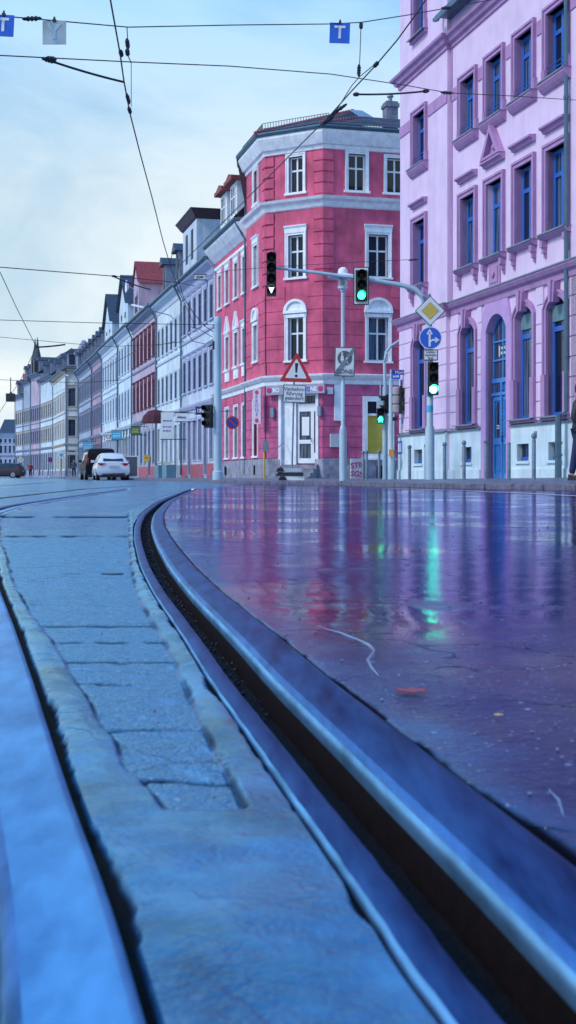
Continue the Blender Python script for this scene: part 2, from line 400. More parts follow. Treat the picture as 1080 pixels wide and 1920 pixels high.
def courses(mb, x0, x1, z0, z1, n, ops, gap=.03, proud=.035, y=0):
    """rusticated bands with real joints between them, stopping at the openings"""
    hh = (z1-z0)/n
    for k in range(n):
        a, b = z0+k*hh+gap/2, z0+(k+1)*hh-gap/2
        cuts = sorted([(o[0], o[1]) for o in ops if o[2] < b and o[3] > a]); x = x0
        for c, d in cuts+[(x1, x1)]:
            if c-x > .03: mb.box(x, c, y-proud, y+.002, a, b)
            x = max(x, d)
def rotT(o, a):
    return lambda x, y, z: (o[0]+x*math.cos(a)-y*math.sin(a), o[1]+x*math.sin(a)+y*math.cos(a), z)

# ================================================================== lilac corner building
sL, sR = fs(757), 16.0
LB = fP(sL)
lil = thing('corner_building', 'lilac plaster corner building with mauve trim, blue window frames and a blue double door', 'building', LB, ANG)
X = lambda px: sL-fs(px)
LEN = sL-sR
st1 = dict(k='L1', fm='blue_paint', pm='pane_lilac', sm='mauve', sw=.16, sp=.07, rec=.17, fw=.10, tr=.7, head='hood', sill='brackets', flash=1)
st1p = dict(st1, k='L1p', head='pedi')
st2 = dict(st1, k='L2', head='ears', sill='roll', rail=1)
st3 = dict(st1, k='L3', head='ears', sill='plain', rail=0)
stg = dict(k='LG', fm='blue_paint', pm='pane_lilac', sm='mauve', sw=.17, sp=.06, rec=.14, fw=.11, tr=.74, mull=0, rise=.24, head='key', sill='plain', flash=1)
cols = [sL-v for v in (36.95, 33.35, 31.5, 29.65, 27.85, 25.2, 23.35, 21.5, 19.65)]
PR = .12                                        # the corner bay stands this far proud
BAY = X(846)
def yy(x): return -PR if x < BAY else 0
ops_g, ops_u, ops_b = [], [], []
for i, x in enumerate(cols):
    if i != 2: ops_g.append((x-.5, x+.5, 1.66, 4.5)); ops_b.append((x-.34, x+.36, .62, 1.05))
    ops_u.append((x-.5, x+.5, 6.05, 8.05)); ops_u.append((x-.5, x+.5, 9.72, 11.35))
door_x = X(933); ops_g.append((door_x-.66, door_x+.66, .12, 4.55))
ops_t = [(cols[0]-.45, cols[0]+.45, 13.7, 15.8)]
m = MB()
for a, b, yb in ((0, BAY, -PR), (BAY, LEN, 0)):
    sel = lambda O: [o for o in O if a <= o[0] < b]
    wall(m, a, b, -.2, 12.9, sel(ops_g)+sel(ops_u)+sel(ops_b), y=yb, dep=.42, bare=ops_b)
    if a == 0: wall(m, a, b, 12.9, 17, ops_t, y=yb)
    else: m.quad((a, yb, 12.9), (b, yb, 12.9), (b, yb, 13.6), (a, yb, 13.6))
m.quad((BAY, -PR, -.2), (BAY, 0, -.2), (BAY, 0, 17), (BAY, -PR, 17)); m.quad((BAY, 0, 13.4), (BAY, 4, 13.4), (BAY, 4, 17), (BAY, 0, 17))
m.quad((0, -PR, -.2), (0, 12, -.2), (0, 12, 17), (0, -PR, 17))
m.quad((LEN, 0, -.2), (LEN, 12, -.2), (LEN, 12, 13.6), (LEN, 0, 13.6)); m.quad((0, 12, -.2), (LEN, 12, -.2), (LEN, 12, 13.6), (0, 12, 13.6))
m.build('wall', M['lilac'], lil)
m = MB()                                         # rusticated ground floor
gx = [(o[0]-.2, o[1]+.2, o[2], o[3]+.28) for o in ops_g if o is not ops_g[-1]]+[(door_x-1.0, door_x+1.0, 0, 9)]
courses(m, 0, BAY, 1.6, 4.88, 7, [o for o in gx if o[0] < BAY], y=-PR)
courses(m, BAY, X(1069)-.08, 1.6, 4.88, 7, gx); courses(m, X(1069)+.12, LEN, 1.6, 4.88, 7, gx)
m.build('rusticated_cladding', M['lilac'], lil)
m = MB()                                         # plinth round the basement windows
pb = [(o[0], o[1], o[2], o[3]) for o in ops_b]+[(door_x-.98, door_x+.98, -.3, 2)]
def plinth(a, b, yb):
    xs = [a]
    O = sorted([o for o in pb if a <= o[0] < b])
    for o in O:
        m.box(xs[-1], o[0], yb-.07, yb+.002, -.1, 1.5)
        if o[3] < 2: m.box(o[0], o[1], yb-.07, yb+.002, o[3], 1.5); m.box(o[0], o[1], yb-.07, yb+.002, -.1, o[2])
        if o[3] < 2: m.add([(x, y, z) for y in (yb-.002, yb+.4) for x, z in ((o[0], o[2]), (o[1], o[2]), (o[1], o[3]), (o[0], o[3]))], [(0, 1, 5, 4), (1, 2, 6, 5), (2, 3, 7, 6), (3, 0, 4, 7), (4, 5, 6, 7)])
        xs.append(o[1])
    m.box(xs[-1], b, yb-.07, yb+.002, -.1, 1.5)
    xs = [a]
    for c, d in [(o[0], o[1]) for o in O if o[3] >= 2]+[(b, b)]: m.box(xs[-1], c, yb-.11, yb-.069, -.1, .42); xs.append(d)
plinth(0, BAY, -PR); plinth(BAY, LEN, 0)
m.build('plinth', M['plinth_pale'], lil)
m = MB()
for a, b, yb in ((-.03, BAY, -PR), (BAY, door_x-.98, 0), (door_x+.98, LEN, 0)):
    m.sweep([(a, yb), (b, yb)], [(0, 1.5), (.12, 1.5), (.13, 1.53), (0, 1.58)])
m.build('plinth_coping', M['lead'], lil)
def cornice_path(x0): return [(0, 1.5), (0, -PR), (BAY, -PR), (BAY, 0), (LEN, 0)]
m = MB(); m.sweep(cornice_path(0), [(0, 4.85), (.06, 4.86), (.08, 5.0), (.16, 5.05), (.22, 5.14), (.22, 5.2), (0, 5.22)]); m.build('storey_cornice', M['mauve'], lil)
m = MB(); m.sweep(cornice_path(0), [(0, 5.225), (.235, 5.205), (.235, 5.18), (.245, 5.18), (.245, 5.215), (0, 5.26)]); m.build('cornice_flashing', M['lead'], lil)
m = MB(); m.sweep(cornice_path(0), [(0, 12.55), (.05, 12.56), (.06, 12.66), (.14, 12.7), (.18, 12.8), (.26, 12.85), (.28, 12.92), (0, 12.95)]); m.build('upper_cornice', M['mauve'], lil)
m = MB()                                          # band joining the heads of the second-floor windows
for a, b, yb in ((0, BAY, -PR), (BAY, LEN, 0)):
    xs = [a]
    for x in [c for c in cols if a <= c < b]: m.box(xs[-1], x-.71, yb-.03, yb+.002, 11.02, 11.36); xs.append(x+.71)
    m.box(xs[-1], b, yb-.03, yb+.002, 11.02, 11.36)
m.box(BAY-.02, BAY+.12, -.03, .002, 5.3, 12.5)
m.build('band_molding', M['mauve'], lil)
for i, x in enumerate(cols):
    window(lil, x, 6.05, 1.0, 2.0, st1p if i == 2 else st1, y=yy(x))
    window(lil, x, 9.72, 1.0, 1.63, st2, y=yy(x))
    if i != 2:
        wn = window(lil, x, 1.66, 1.0, 2.84, stg, y=yy(x), name='shop_window')
        if i in (3, 4, 5):
            mb = MB(); mb.box(-.47, .47, .1, .28, 2.28, 2.66); mb.build('shutter_box', mat('grey_green_shutter_box', (.12, .24, .27), .5) if i == 3 else bpy.data.materials['grey_green_shutter_box'], wn)
        bw = MB(); bw.box(-.33, .35, .07, .09, .12, .44); bwo = bw.build('basement_window', M['pane_lilac'], lil, loc=(x, yy(x), .6))
        mb = MB(); mb.box(-.34, .36, .05, .11, .02, .12); mb.box(-.02, .02, .05, .11, .12, .44); mb.build('frame', M['blue_paint'], bwo)
        mb = MB(); mb.box(-.4, .42, -.12, .1, -.05, .02); mb.build('sill', M['plinth_pale'], bwo)
window(lil, cols[0], 13.7, .9, 2.1, st3, y=-PR)
m = MB(); m.box(cols[2]-.36, cols[2]+.36, -.04, .001, 5.28, 5.86); m.box(cols[2]-.24, cols[2]+.24, -.06, -.035, 5.36, 5.78); m.ylathe([(.09, -.1), (.05, -.12)], cols[2], 5.57, 10)
m.build('relief_panel', M['mauve'], lil)
# door
m = MB(); inner = arch_pts(.66, 4.1, .42, z0=.12); outer = [(-1.0, .12), (-1.0, 4.1)]+[(-1.0+2.0*i/8, 4.85) for i in range(1, 8)]+[(1.0, 4.1), (1.0, .12)]
ring(m, inner, outer, -.06, .28); m.T = None
ds = m.build('door_surround', M['mauve_soft'], lil, loc=(door_x, 0, 0))
m = MB()
ring(m, arch_pts(.6, 4.1, .36, z0=2.5), arch_pts(.66, 4.1, .42, z0=2.5), .34, .42)
m.box(-.66, .66, .3, .42, 2.72, 2.84); m.box(-.66, .66, .32, .42, 3.3, 3.35); m.box(-.66, .66, .32, .42, 3.8, 3.84); m.box(-.025, .025, .33, .41, 2.84, 4.45)
m.box(-.66, .66, .28, .42, 2.38, 2.46)
for q in (-1, 1):
    for a, b in ((.1, .2), (.56, .66)): m.box(min(q*a, q*b), max(q*a, q*b), .34, .42, 2.46, 2.72)
m.prism(arch_pts(.655, 4.1, .41, z0=2.5), .375, .39)
dr = m.build('door', M['door_blue'], lil, loc=(door_x, -.18, 0))
m = MB()
for q in (-1, 1):
    lo, hi = (q*.33-.30), (q*.33+.30)
    m.box(lo, hi, .36, .41, .14, 2.38)
    m.box(lo, lo+.1, .32, .362, .14, 2.36); m.box(hi-.1, hi, .32, .362, .14, 2.36); m.box(lo+.1, hi-.1, .32, .362, .14, .3); m.box(lo+.1, hi-.1, .32, .362, 1.08, 1.25); m.box(lo+.1, hi-.1, .32, .362, 2.25, 2.36)
    m.box(lo+.17, hi-.17, .335, .362, .38, 1.0)
m.tube([(0, .31, .14), (0, .3, 1.2), (0, .29, 2.3), (0, .3, 2.72)], .035, 6)
for k in range(12): m.lathe([(.02, -.05), (.05, 0), (.02, .05)], 0, .3, 6, 1.3+k*.11)
m.build('door_leaf', M['door_blue'], dr)
m = MB()
for q in (-1, 1):
    m.prism([(q*.33+x, z+1.27) for x, z in arch_pts(.19, .75, .2, 6)], .35, .358)
    m.box(q*.38-.16, q*.38+.16, .33, .338, 2.48, 2.7)
m.prism(arch_pts(.6, 4.1, .35, z0=2.86), .362, .372)
m.build('pane', M['pane_lilac'], dr)
m = MB(); rr = random.Random(3)
m.box(-.3, -.24, .345, .36, 3.42, 3.7)
for z, n_ in ((3.63, 9), (3.5, 7)):
    for k in range(n_): m.box(-.16+k*.075, -.16+k*.075+rr.uniform(.03, .06), .345, .36, z-.035, z+rr.uniform(.02, .05))
for k in range(4): m.box(-.42+k*.04, -.395+k*.04, .335, .35, 1.56, 1.6); m.box(-.42+k*.05, -.38+k*.05, .335, .35, 1.5, 1.53)
m.build('lettering', M['white_sign'], dr)
m = MB(); m.tube([(.04, .33, 1.15), (.04, .27, 1.17), (.04, .27, 1.3), (.04, .33, 1.32)], .012); m.build('handle', M['dark'], dr)
m = MB(); m.box(door_x-.98, door_x+.98, -.25, .42, -.1, .13); m.build('doorstep', M['stone'], lil)
# gutter, roof, pipe
m = MB(); gp = [(.02, 13.42), (.36, 13.42), (.46, 13.3), (.52, 13.3), (.52, 13.46), (.46, 13.5), (.02, 13.6)]
m.sweep([(BAY+.02, 0), (LEN, 0)], gp); m.tube([(BAY+.0, -.42, 13.4), (BAY-.22, -.42, 13.45), (BAY-.3, -.3, 13.55), (BAY-.2, -.2, 13.7)], .07); m.build('gutter', M['zinc'], lil)
m = MB(); m.add([(BAY, 0, 13.6), (LEN, 0, 13.6), (LEN, 4.5, 17.5), (BAY, 4.5, 17.5), (LEN, 12, 17.5), (0, 12, 17.5), (0, -PR, 17), (BAY, -PR, 17), (0, 4.5, 17.6)], [(0, 1, 2, 3), (3, 2, 4, 5, 8), (6, 7, 3, 8), (8, 5, 6)])
m.build('roof', M['roof_dark'], lil)
m = MB(); m.box(BAY+.5, BAY+1.7, .4, 2.2, 13.9, 15.6); dm = m.build('dormer', M['zinc'], lil)
px_ = X(1069); m = MB(); m.tube([(px_, -.1, 13.3), (px_, -.1, 1.75), (px_, -.3, 1.6)], .055, 8); m.tube([(px_, -.3, 1.66), (px_, -.3, .1)], [.075, .085], 8); m.lathe([(.1, .7), (.1, .76)], px_, -.3, 8); m.lathe([(.1, .98), (.1, 1.04)], px_, -.3, 8)
for z in (3, 6, 9, 11.5): m.lathe([(.07, z), (.07, z+.06)], px_, -.1, 8)
m.build('drainpipe', M['zinc'], lil)
m = MB()
m.box(X(762), X(765), -.16, -.12, 1.9, 2.05); m.box(X(758), X(765), -.21, -.19, .95, 1.35)
pl = m.build('notice_plate', M['blue_sign'], lil); m = MB(); m.box(X(758)+.05, X(765)-.05, -.22, -.2, 1.0, 1.28); m.build('paper', M['paper'], pl)
m = MB(); m.box(X(760.5), X(763), -.18, -.1, 2.72, 3.3); m.build('house_number_plate', M['navy_sign'], lil)
m = MB(); m.box(X(1008), X(1012), -.1, -.06, 1.18, 1.34); m.build('small_plaque', M['lead'], lil)

# ================================================================== pink corner building
s0, s1, sT = fs(403), fs(500), fs(464.5)
PB = fP(s0)
pk = thing('corner_building', 'crimson pink corner building with white cornices and white-framed windows, cut-off corner with shop door', 'building', PB, ANG)
XP = lambda px: s0-fs(px)
L1 = s0-s1; XT = s0-sT
f2 = Face(fP(s1), ANG+R(45)); L2 = f2.t(606)
o2 = (L1, 0); o3 = (L1+L2*math.cos(R(45)), L2*math.sin(R(45)))
f3 = Face(f2.o+f2.d*L2, ANG+R(90)); L3 = 13.0
T2, T3 = rotT(o2, R(45)), rotT(o3, R(90))
base = dict(fm='white_frame', pm='pane', sm='white_trim', fw=.07, rec=.16, tr=.62, mull=2)
wTop = dict(base, k='P4', sw=.15, sp=.05, sill='plain')
wCor = dict(base, k='P3', sw=.16, sp=.06, head='cornice', sill='plain')
wArc = dict(base, k='P2', sw=.16, sp=.06, head='arch', sill='plain')
wGab = dict(base, k='P2g', sw=.14, sp=.06, head='gable', sill='panel')
wCp = dict(base, k='P2c', sw=.14, sp=.06, head='cornice', sill='panel')
wNar = dict(base, k='P3n', sw=.13, sp=.06, head='cornice', sill='plain')
wG = dict(base, k='PG', sw=.13, sp=.04, sill='plain', tr=.8, mull=0)
# heights
zC1a, zC1b = 4.4, 4.85; zC3a, zC3b = 12.5, 13.0; zE = 15.5
left_cols = [XP(413), XP(427), XP(443.5), XP(459)]; tcol = XP(482.5)
opsL = []; WL = []
for i, x in enumerate(left_cols):
    WL.append((x, 9.45, .85, 1.8, wNar)); WL.append((x, 5.9, .85, 1.75, wGab if i in (1, 2) else wCp)); WL.append((x, 1.2, .9, 2.6, wG))
WT = [(tcol, 13.3, .8, 1.6, wTop), (tcol, 9.35, .85, 1.95, wCor), (tcol, 5.75, .85, 1.75, wArc)]
WT.append((tcol, 1.2, .9, 2.6, wG))
def opof(Wn): return [(x-w/2, x+w/2, z, z+h) for x, z, w, h, s in Wn]
m = MB(); wall(m, 0, XT, -.2, 12.9, opof(WL)); wall(m, XT, L1, zC1a, 15.8, opof(WT[:3]), y=-.06); wall(m, XT, L1, -.2, zC1a, opof(WT[3:]), y=-.06)
m.quad((XT, -.06, -.2), (XT, 0, -.2), (XT, 0, 15.8), (XT, -.06, 15.8)); m.quad((XT, 0, 12.5), (XT, 9, 12.5), (XT, 9, 15.8), (XT, 0, 15.8))
m.quad((0, 0, 0), (0, 10, 0), (0, 10, 12.8), (0, 0, 12.8))
c2 = f2.t(555); c3 = f3.t(669); c3b = f3.t(741); c3c = f3.t(709)
W2 = [(c2, 13.25, .75, 1.65, wTop), (c2, 9.35, .8, 1.95, wCor), (c2, 5.55, .82, 2.0, wArc)]
W3 = [(c3, 13.25, .82, 1.68, wTop), (c3b, 13.25, .82, 1.6, wTop), (c3c, 9.35, .95, 1.95, wCor), (c3c, 5.5, .95, 2.05, wArc)]
W3 += [(c3b+q, 13.25, .82, 1.6, wTop) for q in (1.9, 3.8, 5.7)]+[(c3c+q, z, .95, 2.0, s) for q in (2.4, 4.8, 7.2) for z, s in ((9.35, wCor), (5.5, wArc))]
shop = [(c3c-.62, c3c+.62, 1.15, 3.75)]
dop = (f2.t(527), f2.t(592), .7, 4.0)
m.T = T2; wall(m, 0, L2, -.2, 15.8, opof(W2)+[dop], dep=.3)
m.T = T3; wall(m, 0, L3, -.2, 15.8, opof(W3)+shop)
m.T = None; m.build('wall', M['pink'], pk)
for x, z, w_, h, s in WL: window(pk, x, z, w_, h, s)
for x, z, w_, h, s in WT: window(pk, x, z, w_, h, s, y=-.06)
for x, z, w_, h, s in W2: window(pk, x, z, w_, h, s, a=R(45), o=o2)
for x, z, w_, h, s in W3: window(pk, x, z, w_, h, s, a=R(90), o=o3)
# rustication: ground floor and first floor of the corner
def exc(Wn, g=.17): return [(x-w/2-g, x+w/2+g, z-.12, z+h+g+(.75 if s['k'] in ('P2',) else 0)) for x, z, w, h, s in Wn]
m = MB(); courses(m, 0, XT, 1.05, zC1a, 7, exc(WL, .14)); courses(m, XT, L1, 1.05, zC1a, 7, exc(WT, .14), y=-.06)
m.T = T2; courses(m, 0, L2, 1.05, zC1a, 7, [(dop[0]-.12, dop[1]+.12, 0, 9)])
m.T = T3; courses(m, 0, L3, 1.05, zC1a, 7, [(shop[0][0]-.14, shop[0][1]+.14, 1.0, 3.9)])
m.T = None; m.build('ground_floor_cladding', M['pink_low'], pk)
m = MB(); courses(m, XT, L1, 5.5, 9.0, 6, exc(WT), y=-.06)
m.T = T2; courses(m, 0, L2, 5.5, 9.0, 6, exc(W2)); m.T = T3; courses(m, 0, L3, 5.5, 9.0, 6, exc(W3)); m.T = None
m.build('first_floor_cladding', M['pink'], pk)
m = None                                          # quoins at the corners
def quoin(path, z0, z1, n):
    hh = (z1-z0)/n; m = MB()
    for k in range(n):
        m.sweep(path, [(0, z0+k*hh+.03), (.05, z0+k*hh+.05), (.06, z0+(k+1)*hh-.05), (0, z0+(k+1)*hh-.03)])
    m.build('quoin', M['pink'], pk)
for z0_, z1_, n_ in ((9.05, 12.45, 6), (13.05, 15.05, 4)):
    quoin([(L1-.55, -.06), (L1, -.06), (L1+.3, .28)], z0_, z1_, n_)
    a = T2(L2-.5, 0, 0); b = (o3[0], o3[1]); c = T3(.48, 0, 0)
    quoin([a[:2], b, c[:2]], z0_, z1_, n_)
pth = [(XT, .3), (XT, -.06), (L1, -.06), o3, T3(L3, 0, 0)[:2]]
pthL = [(0, 0), (XT, 0)]
pall = [(0, 0), (XT, 0), (XT, -.06), (L1, -.06), o3, T3(L3, 0, 0)[:2]]
m = MB(); m.sweep(pall, [(0, zC1a), (.06, zC1a+.02), (.08, zC1a+.2), (.16, zC1a+.26), (.26, zC1a+.38), (.28, zC1a+.45), (0, zC1a+.5)]); m.build('storey_cornice', M['white_trim'], pk)
m = MB(); m.sweep(pth[1:], [(0, zC3a-.05), (.05, zC3a), (.1, zC3a+.12), (.14, zC3a+.2), (.28, zC3a+.3), (.34, zC3a+.42), (0, zC3a+.5)])
m.sweep(pthL, [(0, 12.1), (.05, 12.12), (.3, 12.4), (.55, 12.75), (.6, 12.85), (0, 12.95)]); m.box(0, XT-.05, -.04, 0, 11.72, 11.86)
m.build('middle_cornice', M['white_trim'], pk)
m = MB(); m.sweep(pth[1:], [(0, 15.08), (.06, 15.1), (.1, 15.25), (.2, 15.3), (.34, 15.6), (.42, 15.78), (.42, 15.9), (0, 15.93)]); m.build('eaves_cornice', M['white_trim'], pk)
m = MB(); m.sweep(pth[1:], [(0, 15.935), (.44, 15.91), (.48, 15.91), (.55, 16.0), (.55, 16.07), (0, 16.2)]); m.sweep(pthL, [(0, 12.96), (.62, 12.9), (.72, 13.0), (.72, 13.08), (0, 13.1)])
m.tube([(XT-.05, -.52, 16.0), (XT-.05, -.48, 15.6), (XT-.05, -.3, 15.3), (XT-.05, -.12, 15.0), (XT-.05, -.12, 13.1)], .05); m.tube([(XT-.1, -.68, 12.95), (XT-.1, -.3, 12.3), (XT-.1, -.12, 12.0), (XT-.1, -.12, .3)], .05)
m.build('gutter', M['zinc'], pk)
# roofs
e = .72
def off(p, q): return p
rp = [(XT, -.6), (L1+.23, -.6), (o3[0]+.54, o3[1]-.24), (T3(L3, -.56, 0)[0], T3(L3, 0, 0)[1])]
m = MB(); top = [(XT, 4.0, 17.9), (L1-1.2, 4.6, 17.9), (o3[0]-4.2, o3[1]+3.4, 17.9), (o3[0]-4.2, L3, 17.9)]
b_ = [(x, y, 16.1) for x, y in rp]
m.add(b_+top+[(XT, 12, 16.1)], [(0, 1, 5, 4), (1, 2, 6, 5), (2, 3, 7, 6), (4, 5, 6, 7)])
m.add([(XT, -.6, 16.1), (XT, 4.0, 17.9), (XT, 10, 17.9), (XT, 10, 13), (XT, -.0, 13)], [(0, 1, 2, 3, 4)])
rf = m.build('roof', M['roof_plum'], pk)
m = MB()
for a, b in ((b_[1], top[1]), (b_[2], top[2])):
    n_ = 34
    for k in range(n_):
        p = Vector(a).lerp(Vector(b), (k+.5)/n_); m.lathe([(.12, -.10), (.15, .0), (.11, .06), (.03, .09)], p.x, p.y, 7, p.z)
m.sweep([(b_[0][0], b_[0][1]+.05), (b_[1][0], b_[1][1]+.05)], [(0, 16.1), (.03, 16.13), (-.3, 16.3)])
m.build('ridge_tiles', M['roof_red'], rf)
m = MB()                                          # snow guard
for (a, b) in ((b_[0], b_[1]), (b_[1], b_[2]), (b_[2], b_[3])):
    a = Vector(a)+Vector((0, .35, .1)); b = Vector(b)+Vector((0, .35, .1)) if b is not b_[3] else Vector(b)+Vector((-.3, 0, .1))
    if a[0] > L1+.5: a = Vector(b_[2])+Vector((-.35, .3, .1)); 
    n_ = int((b-a).length/.14)
    for zz in (.12, .36): m.tube([a+Vector((0, 0, zz)), b+Vector((0, 0, zz))], .015, 4)
    for k in range(n_+1):
        p = a.lerp(b, k/n_); m.box(p.x-.012, p.x+.012, p.y-.012, p.y+.012, p.z-.1, p.z+.36)
m.build('snow_guard', M['zinc'], rf)
p = f3.o+f3.d*f3.t(731)
cpx = T3(4.42, 3.6, 0)
m = MB(); m.box(cpx[0]-.3, cpx[0]+.3, cpx[1]-.3, cpx[1]+.3, 16.8, 18.5); m.box(cpx[0]-.36, cpx[0]+.36, cpx[1]-.36, cpx[1]+.36, 18.22, 18.4)
ch = m.build('chimney', M['chimney'], rf)
m = MB(); m.lathe([(.1, 18.49), (.1, 18.75), (.17, 18.77), (.13, 18.88)], cpx[0], cpx[1], 10); m.build('chimney_pot', M['lead'], ch)
sk = T3(f3.t(700), 1.3, 0)
m = MB(); m.add([T3(f3.t(684), .9, 16.93), T3(f3.t(712), .9, 16.93), T3(f3.t(706), 2.2, 17.6), T3(f3.t(680), 2.2, 17.6)], [(0, 1, 2, 3)]); m.build('skylight', M['glass_clear'], rf)
m = MB(); m.add([(0, -.72, 13.08), (XT, -.72, 13.08), (XT, 3.2, 17), (0, 3.2, 17), (0, 10, 17), (XT, 10, 17)], [(0, 1, 2, 3), (3, 2, 5, 4)]); m.add([(0, -.7, 13.08), (0, 3.2, 17), (0, 10, 17), (0, 10, 12), (0, 0, 12)], [(0, 1, 2, 3, 4)]); m.build('roof', M['roof_dark'], pk)
for q in (.42, .72):
    x = XT*q; m = MB(); m.box(x-.75, x+.75, -.2, 3, 13.1, 15.3); d = m.build('dormer', M['white_trim'], pk)
    m = MB(); m.box(x-1.0, x+1.0, -.55, 3.2, 15.3, 15.5); m.prism([(x-.95, 15.5), (x+.95, 15.5), (x, 15.75)], -.5, 3); m.build('dormer_roof', M['roof_red'], d)
    m = MB(); m.box(x-.5, x+.5, -.22, -.19, 13.6, 15.1); m.build('pane', M['pane'], d)
    m = MB(); ring(m, [(x-.48, 13.65), (x-.48, 15.05), (x+.48, 15.05), (x+.48, 13.65)], [(x-.6, 13.5), (x-.6, 15.2), (x+.6, 15.2), (x+.6, 13.5)], -.27, -.2, True); m.box(x-.04, x+.04, -.26, -.2, 13.6, 15.1); m.box(x-.5, x+.5, -.26, -.2, 14.5, 14.58); m.build('frame', M['white_frame'], d)
# plinth
m = MB(); m.sweep([(0, 0), (XT, 0), (XT, -.06), (L1, -.06), T2(dop[0], 0, 0)[:2]], [(0, -.1), (.08, -.1), (.08, 1.0), (0, 1.04)])
m.sweep([T2(dop[1], 0, 0)[:2], o3, T3(L3, 0, 0)[:2]], [(0, -.1), (.08, -.1), (.08, 1.0), (0, 1.04)])
m.build('plinth', M['grey_plinth'], pk)
for xx in (left_cols[1], tcol):
    m = MB(); m.box(xx-.15, xx+.15, -.16, -.12, .3, .75); m.build('basement_window', M['pane'], pk)
m = MB(); m.T = T3; m.box(c3c-.1, c3c+.75, -.1, -.06, .1, .72); m.build('basement_window', M['pane'], pk)
# shop window with yellow paper
a, b, c, d = shop[0]
m = MB(); m.T = T3; ring(m, [(a+.1, c+.1), (a+.1, d-.1), (b-.1, d-.1), (b-.1, c+.1)], [(a-.14, c-.1), (a-.14, d+.14), (b+.14, d+.14), (b+.14, c-.1)], -.06, .2, True)
m.box(a+.1, b-.1, -.02, .15, d-.75, d-.65); m.box(a-.2, b+.2, -.16, 0, c-.18, c-.09); sw_ = m.build('shop_window', M['white_trim'], pk)
m = MB(); m.T = T3; m.box(a+.1, b-.1, .14, .16, d-.66, d-.1); m.build('pane', M['pane'], sw_)
m = MB(); m.T = T3; m.box(a+.1, b-.1, .15, .17, c+.1, d-.7); m.box(a+.55, a+.56, .147, .15, c+.1, d-.7); m.build('yellow_paper', M['yellow_blind'], sw_)
# corner shop door
a, b = f2.t(553), f2.t(593); la = dop[0]
m = MB(); m.T = T2
m.box(la-.1, la+.03, -.08, .6, .7, 4.15); m.box(b-.0, b+.14, -.08, .6, .7, 4.15); m.box(la-.1, b+.14, -.1, .6, 4.0, 4.2); m.box(la+.03, a, .1, .16, .72, 4.0); 
ds = m.build('door_surround', M['white_trim'], pk)
m = MB(); m.T = T2
ring(m, [(a+.1, 3.55), (a+.1, 3.92), (b-.08, 3.92), (b-.08, 3.55)], [(a, 3.42), (a, 4.0), (b, 4.0), (b, 3.42)], .2, .28, True)
mid = a+(b-a)*.73
ring(m, [(a+.12, 1.9), (a+.12, 3.2), (mid-.09, 3.2), (mid-.09, 1.9)], [(a, 1.75), (a, 3.42), (mid, 3.42), (mid, 1.75)], .2, .28, True)
ring(m, [(a+.12, 1.05), (a+.12, 1.72), (mid-.09, 1.72), (mid-.09, 1.05)], [(a, .82), (a, 1.76), (mid, 1.76), (mid, .82)], .2, .28, True)
ring(m, [(mid+.07, 1.3), (mid+.07, 3.2), (b-.1, 3.2), (b-.1, 1.3)], [(mid+.004, .82), (mid+.004, 3.42), (b, 3.42), (b, .82)], .2, .28, True)
sdoor = m.build('door', M['white_frame'], pk)
m = MB(); m.T = T2; m.box(a, b, .24, .26, .82, 3.98); m.build('pane', M['pane'], sdoor)
m = MB(); m.T = T2; m.box(a+.24, a+.62, .228, .235, 2.1, 2.95); m.build('notice', M['paper'], sdoor)
m = MB(); m.T = T2; m.tube([(mid-.03, .12, 1.8), (mid-.03, .1, 2.0)], .02); m.build('handle', M['dark'], sdoor)
m = MB(); m.T = T2
for k in range(4): m.box(la+.15-.0, b+.15, -.25-.28*(3-k), .5 if k == 3 else -.25-.28*(2-k), -.05, .19*(k+1))
m.build('steps', M['stone'], pk)
m = MB(); m.T = T2; m.tube([(la+.05, -1.05, 0.2), (la+.05, -1.05, 1.15), (la+.2, -.2, 1.75), (la+.2, .0, 1.75)], .02); m.build('handrail', M['galv'], pk)
# signs and fittings on the pink corner
m = MB(); m.T = T2; m.box(f2.t(505), f2.t(614), -.3, -.2, 3.98, 4.42); sg = m.build('shop_sign', mat('greyish_sign_face', (.36, .36, .46), .5), pk)
def onT2(body, px, z, size, mt, par, dy=-.31, sp=1, bold=0):
    x, y, zz = T2(f2.t(px), dy, z); return text('lettering', body, size, mt, par, (x, y, zz), (R(90), 0, R(45)), sp=sp, bold=bold)
onT2('BO', 524, 4.18, .27, M['white_frame'], sg, bold=.01); onT2('K', 568, 4.18, .27, M['white_frame'], sg, bold=.01); onT2('R', 577, 4.18, .27, M['white_frame'], sg, bold=.01); onT2('O', 584.5, 4.18, .27, M['blue_sign'], sg, bold=.01); onT2('NE', 594, 4.18, .27, M['white_frame'], sg, bold=.01)
m = MB(); m.T = T2; 
for px in (511, 607): m.ylathe([(.13, -.302), (.13, -.32), (.09, -.33)], f2.t(px), 4.2, 12)
m.build('sign_emblem', M['graf'], sg)
p = T2(0, 0, 0)
m = MB(); m.box(L1-.85, L1-.75, -.85, -.3, 2.5, 4.2)   # blade sign on the left face, read from the street
bp = Face(fP(s0), ANG); m = MB(); m.T = T2; m.box(-.5, -.06, -.42, -.34, 2.65, 4.3); vs_ = m.build('blade_sign', mat('pale_pink_sign_face', (.62, .5, .58), .5), pk)
x, y, z = T2(-.28, -.43, 3.5); text('lettering', 'K\nR\nO\nN\nE', .24, M['blue_sign'], vs_, (x, y, z), (R(90), 0, R(45)))
m = MB(); m.T = T2
for z in (4.12, 2.82): m.ylathe([(.1, -.422), (.1, -.435), (.06, -.44)], -.28, z, 10)
m.build('sign_emblem', M['graf'], vs_)
for px in (514, 602):
    m = MB(); m.T = T2; m.box(f2.t(px-3), f2.t(px+3), -.2, -.04, 2.95, 3.4); m.build('wall_lamp', M['galv'], pk)
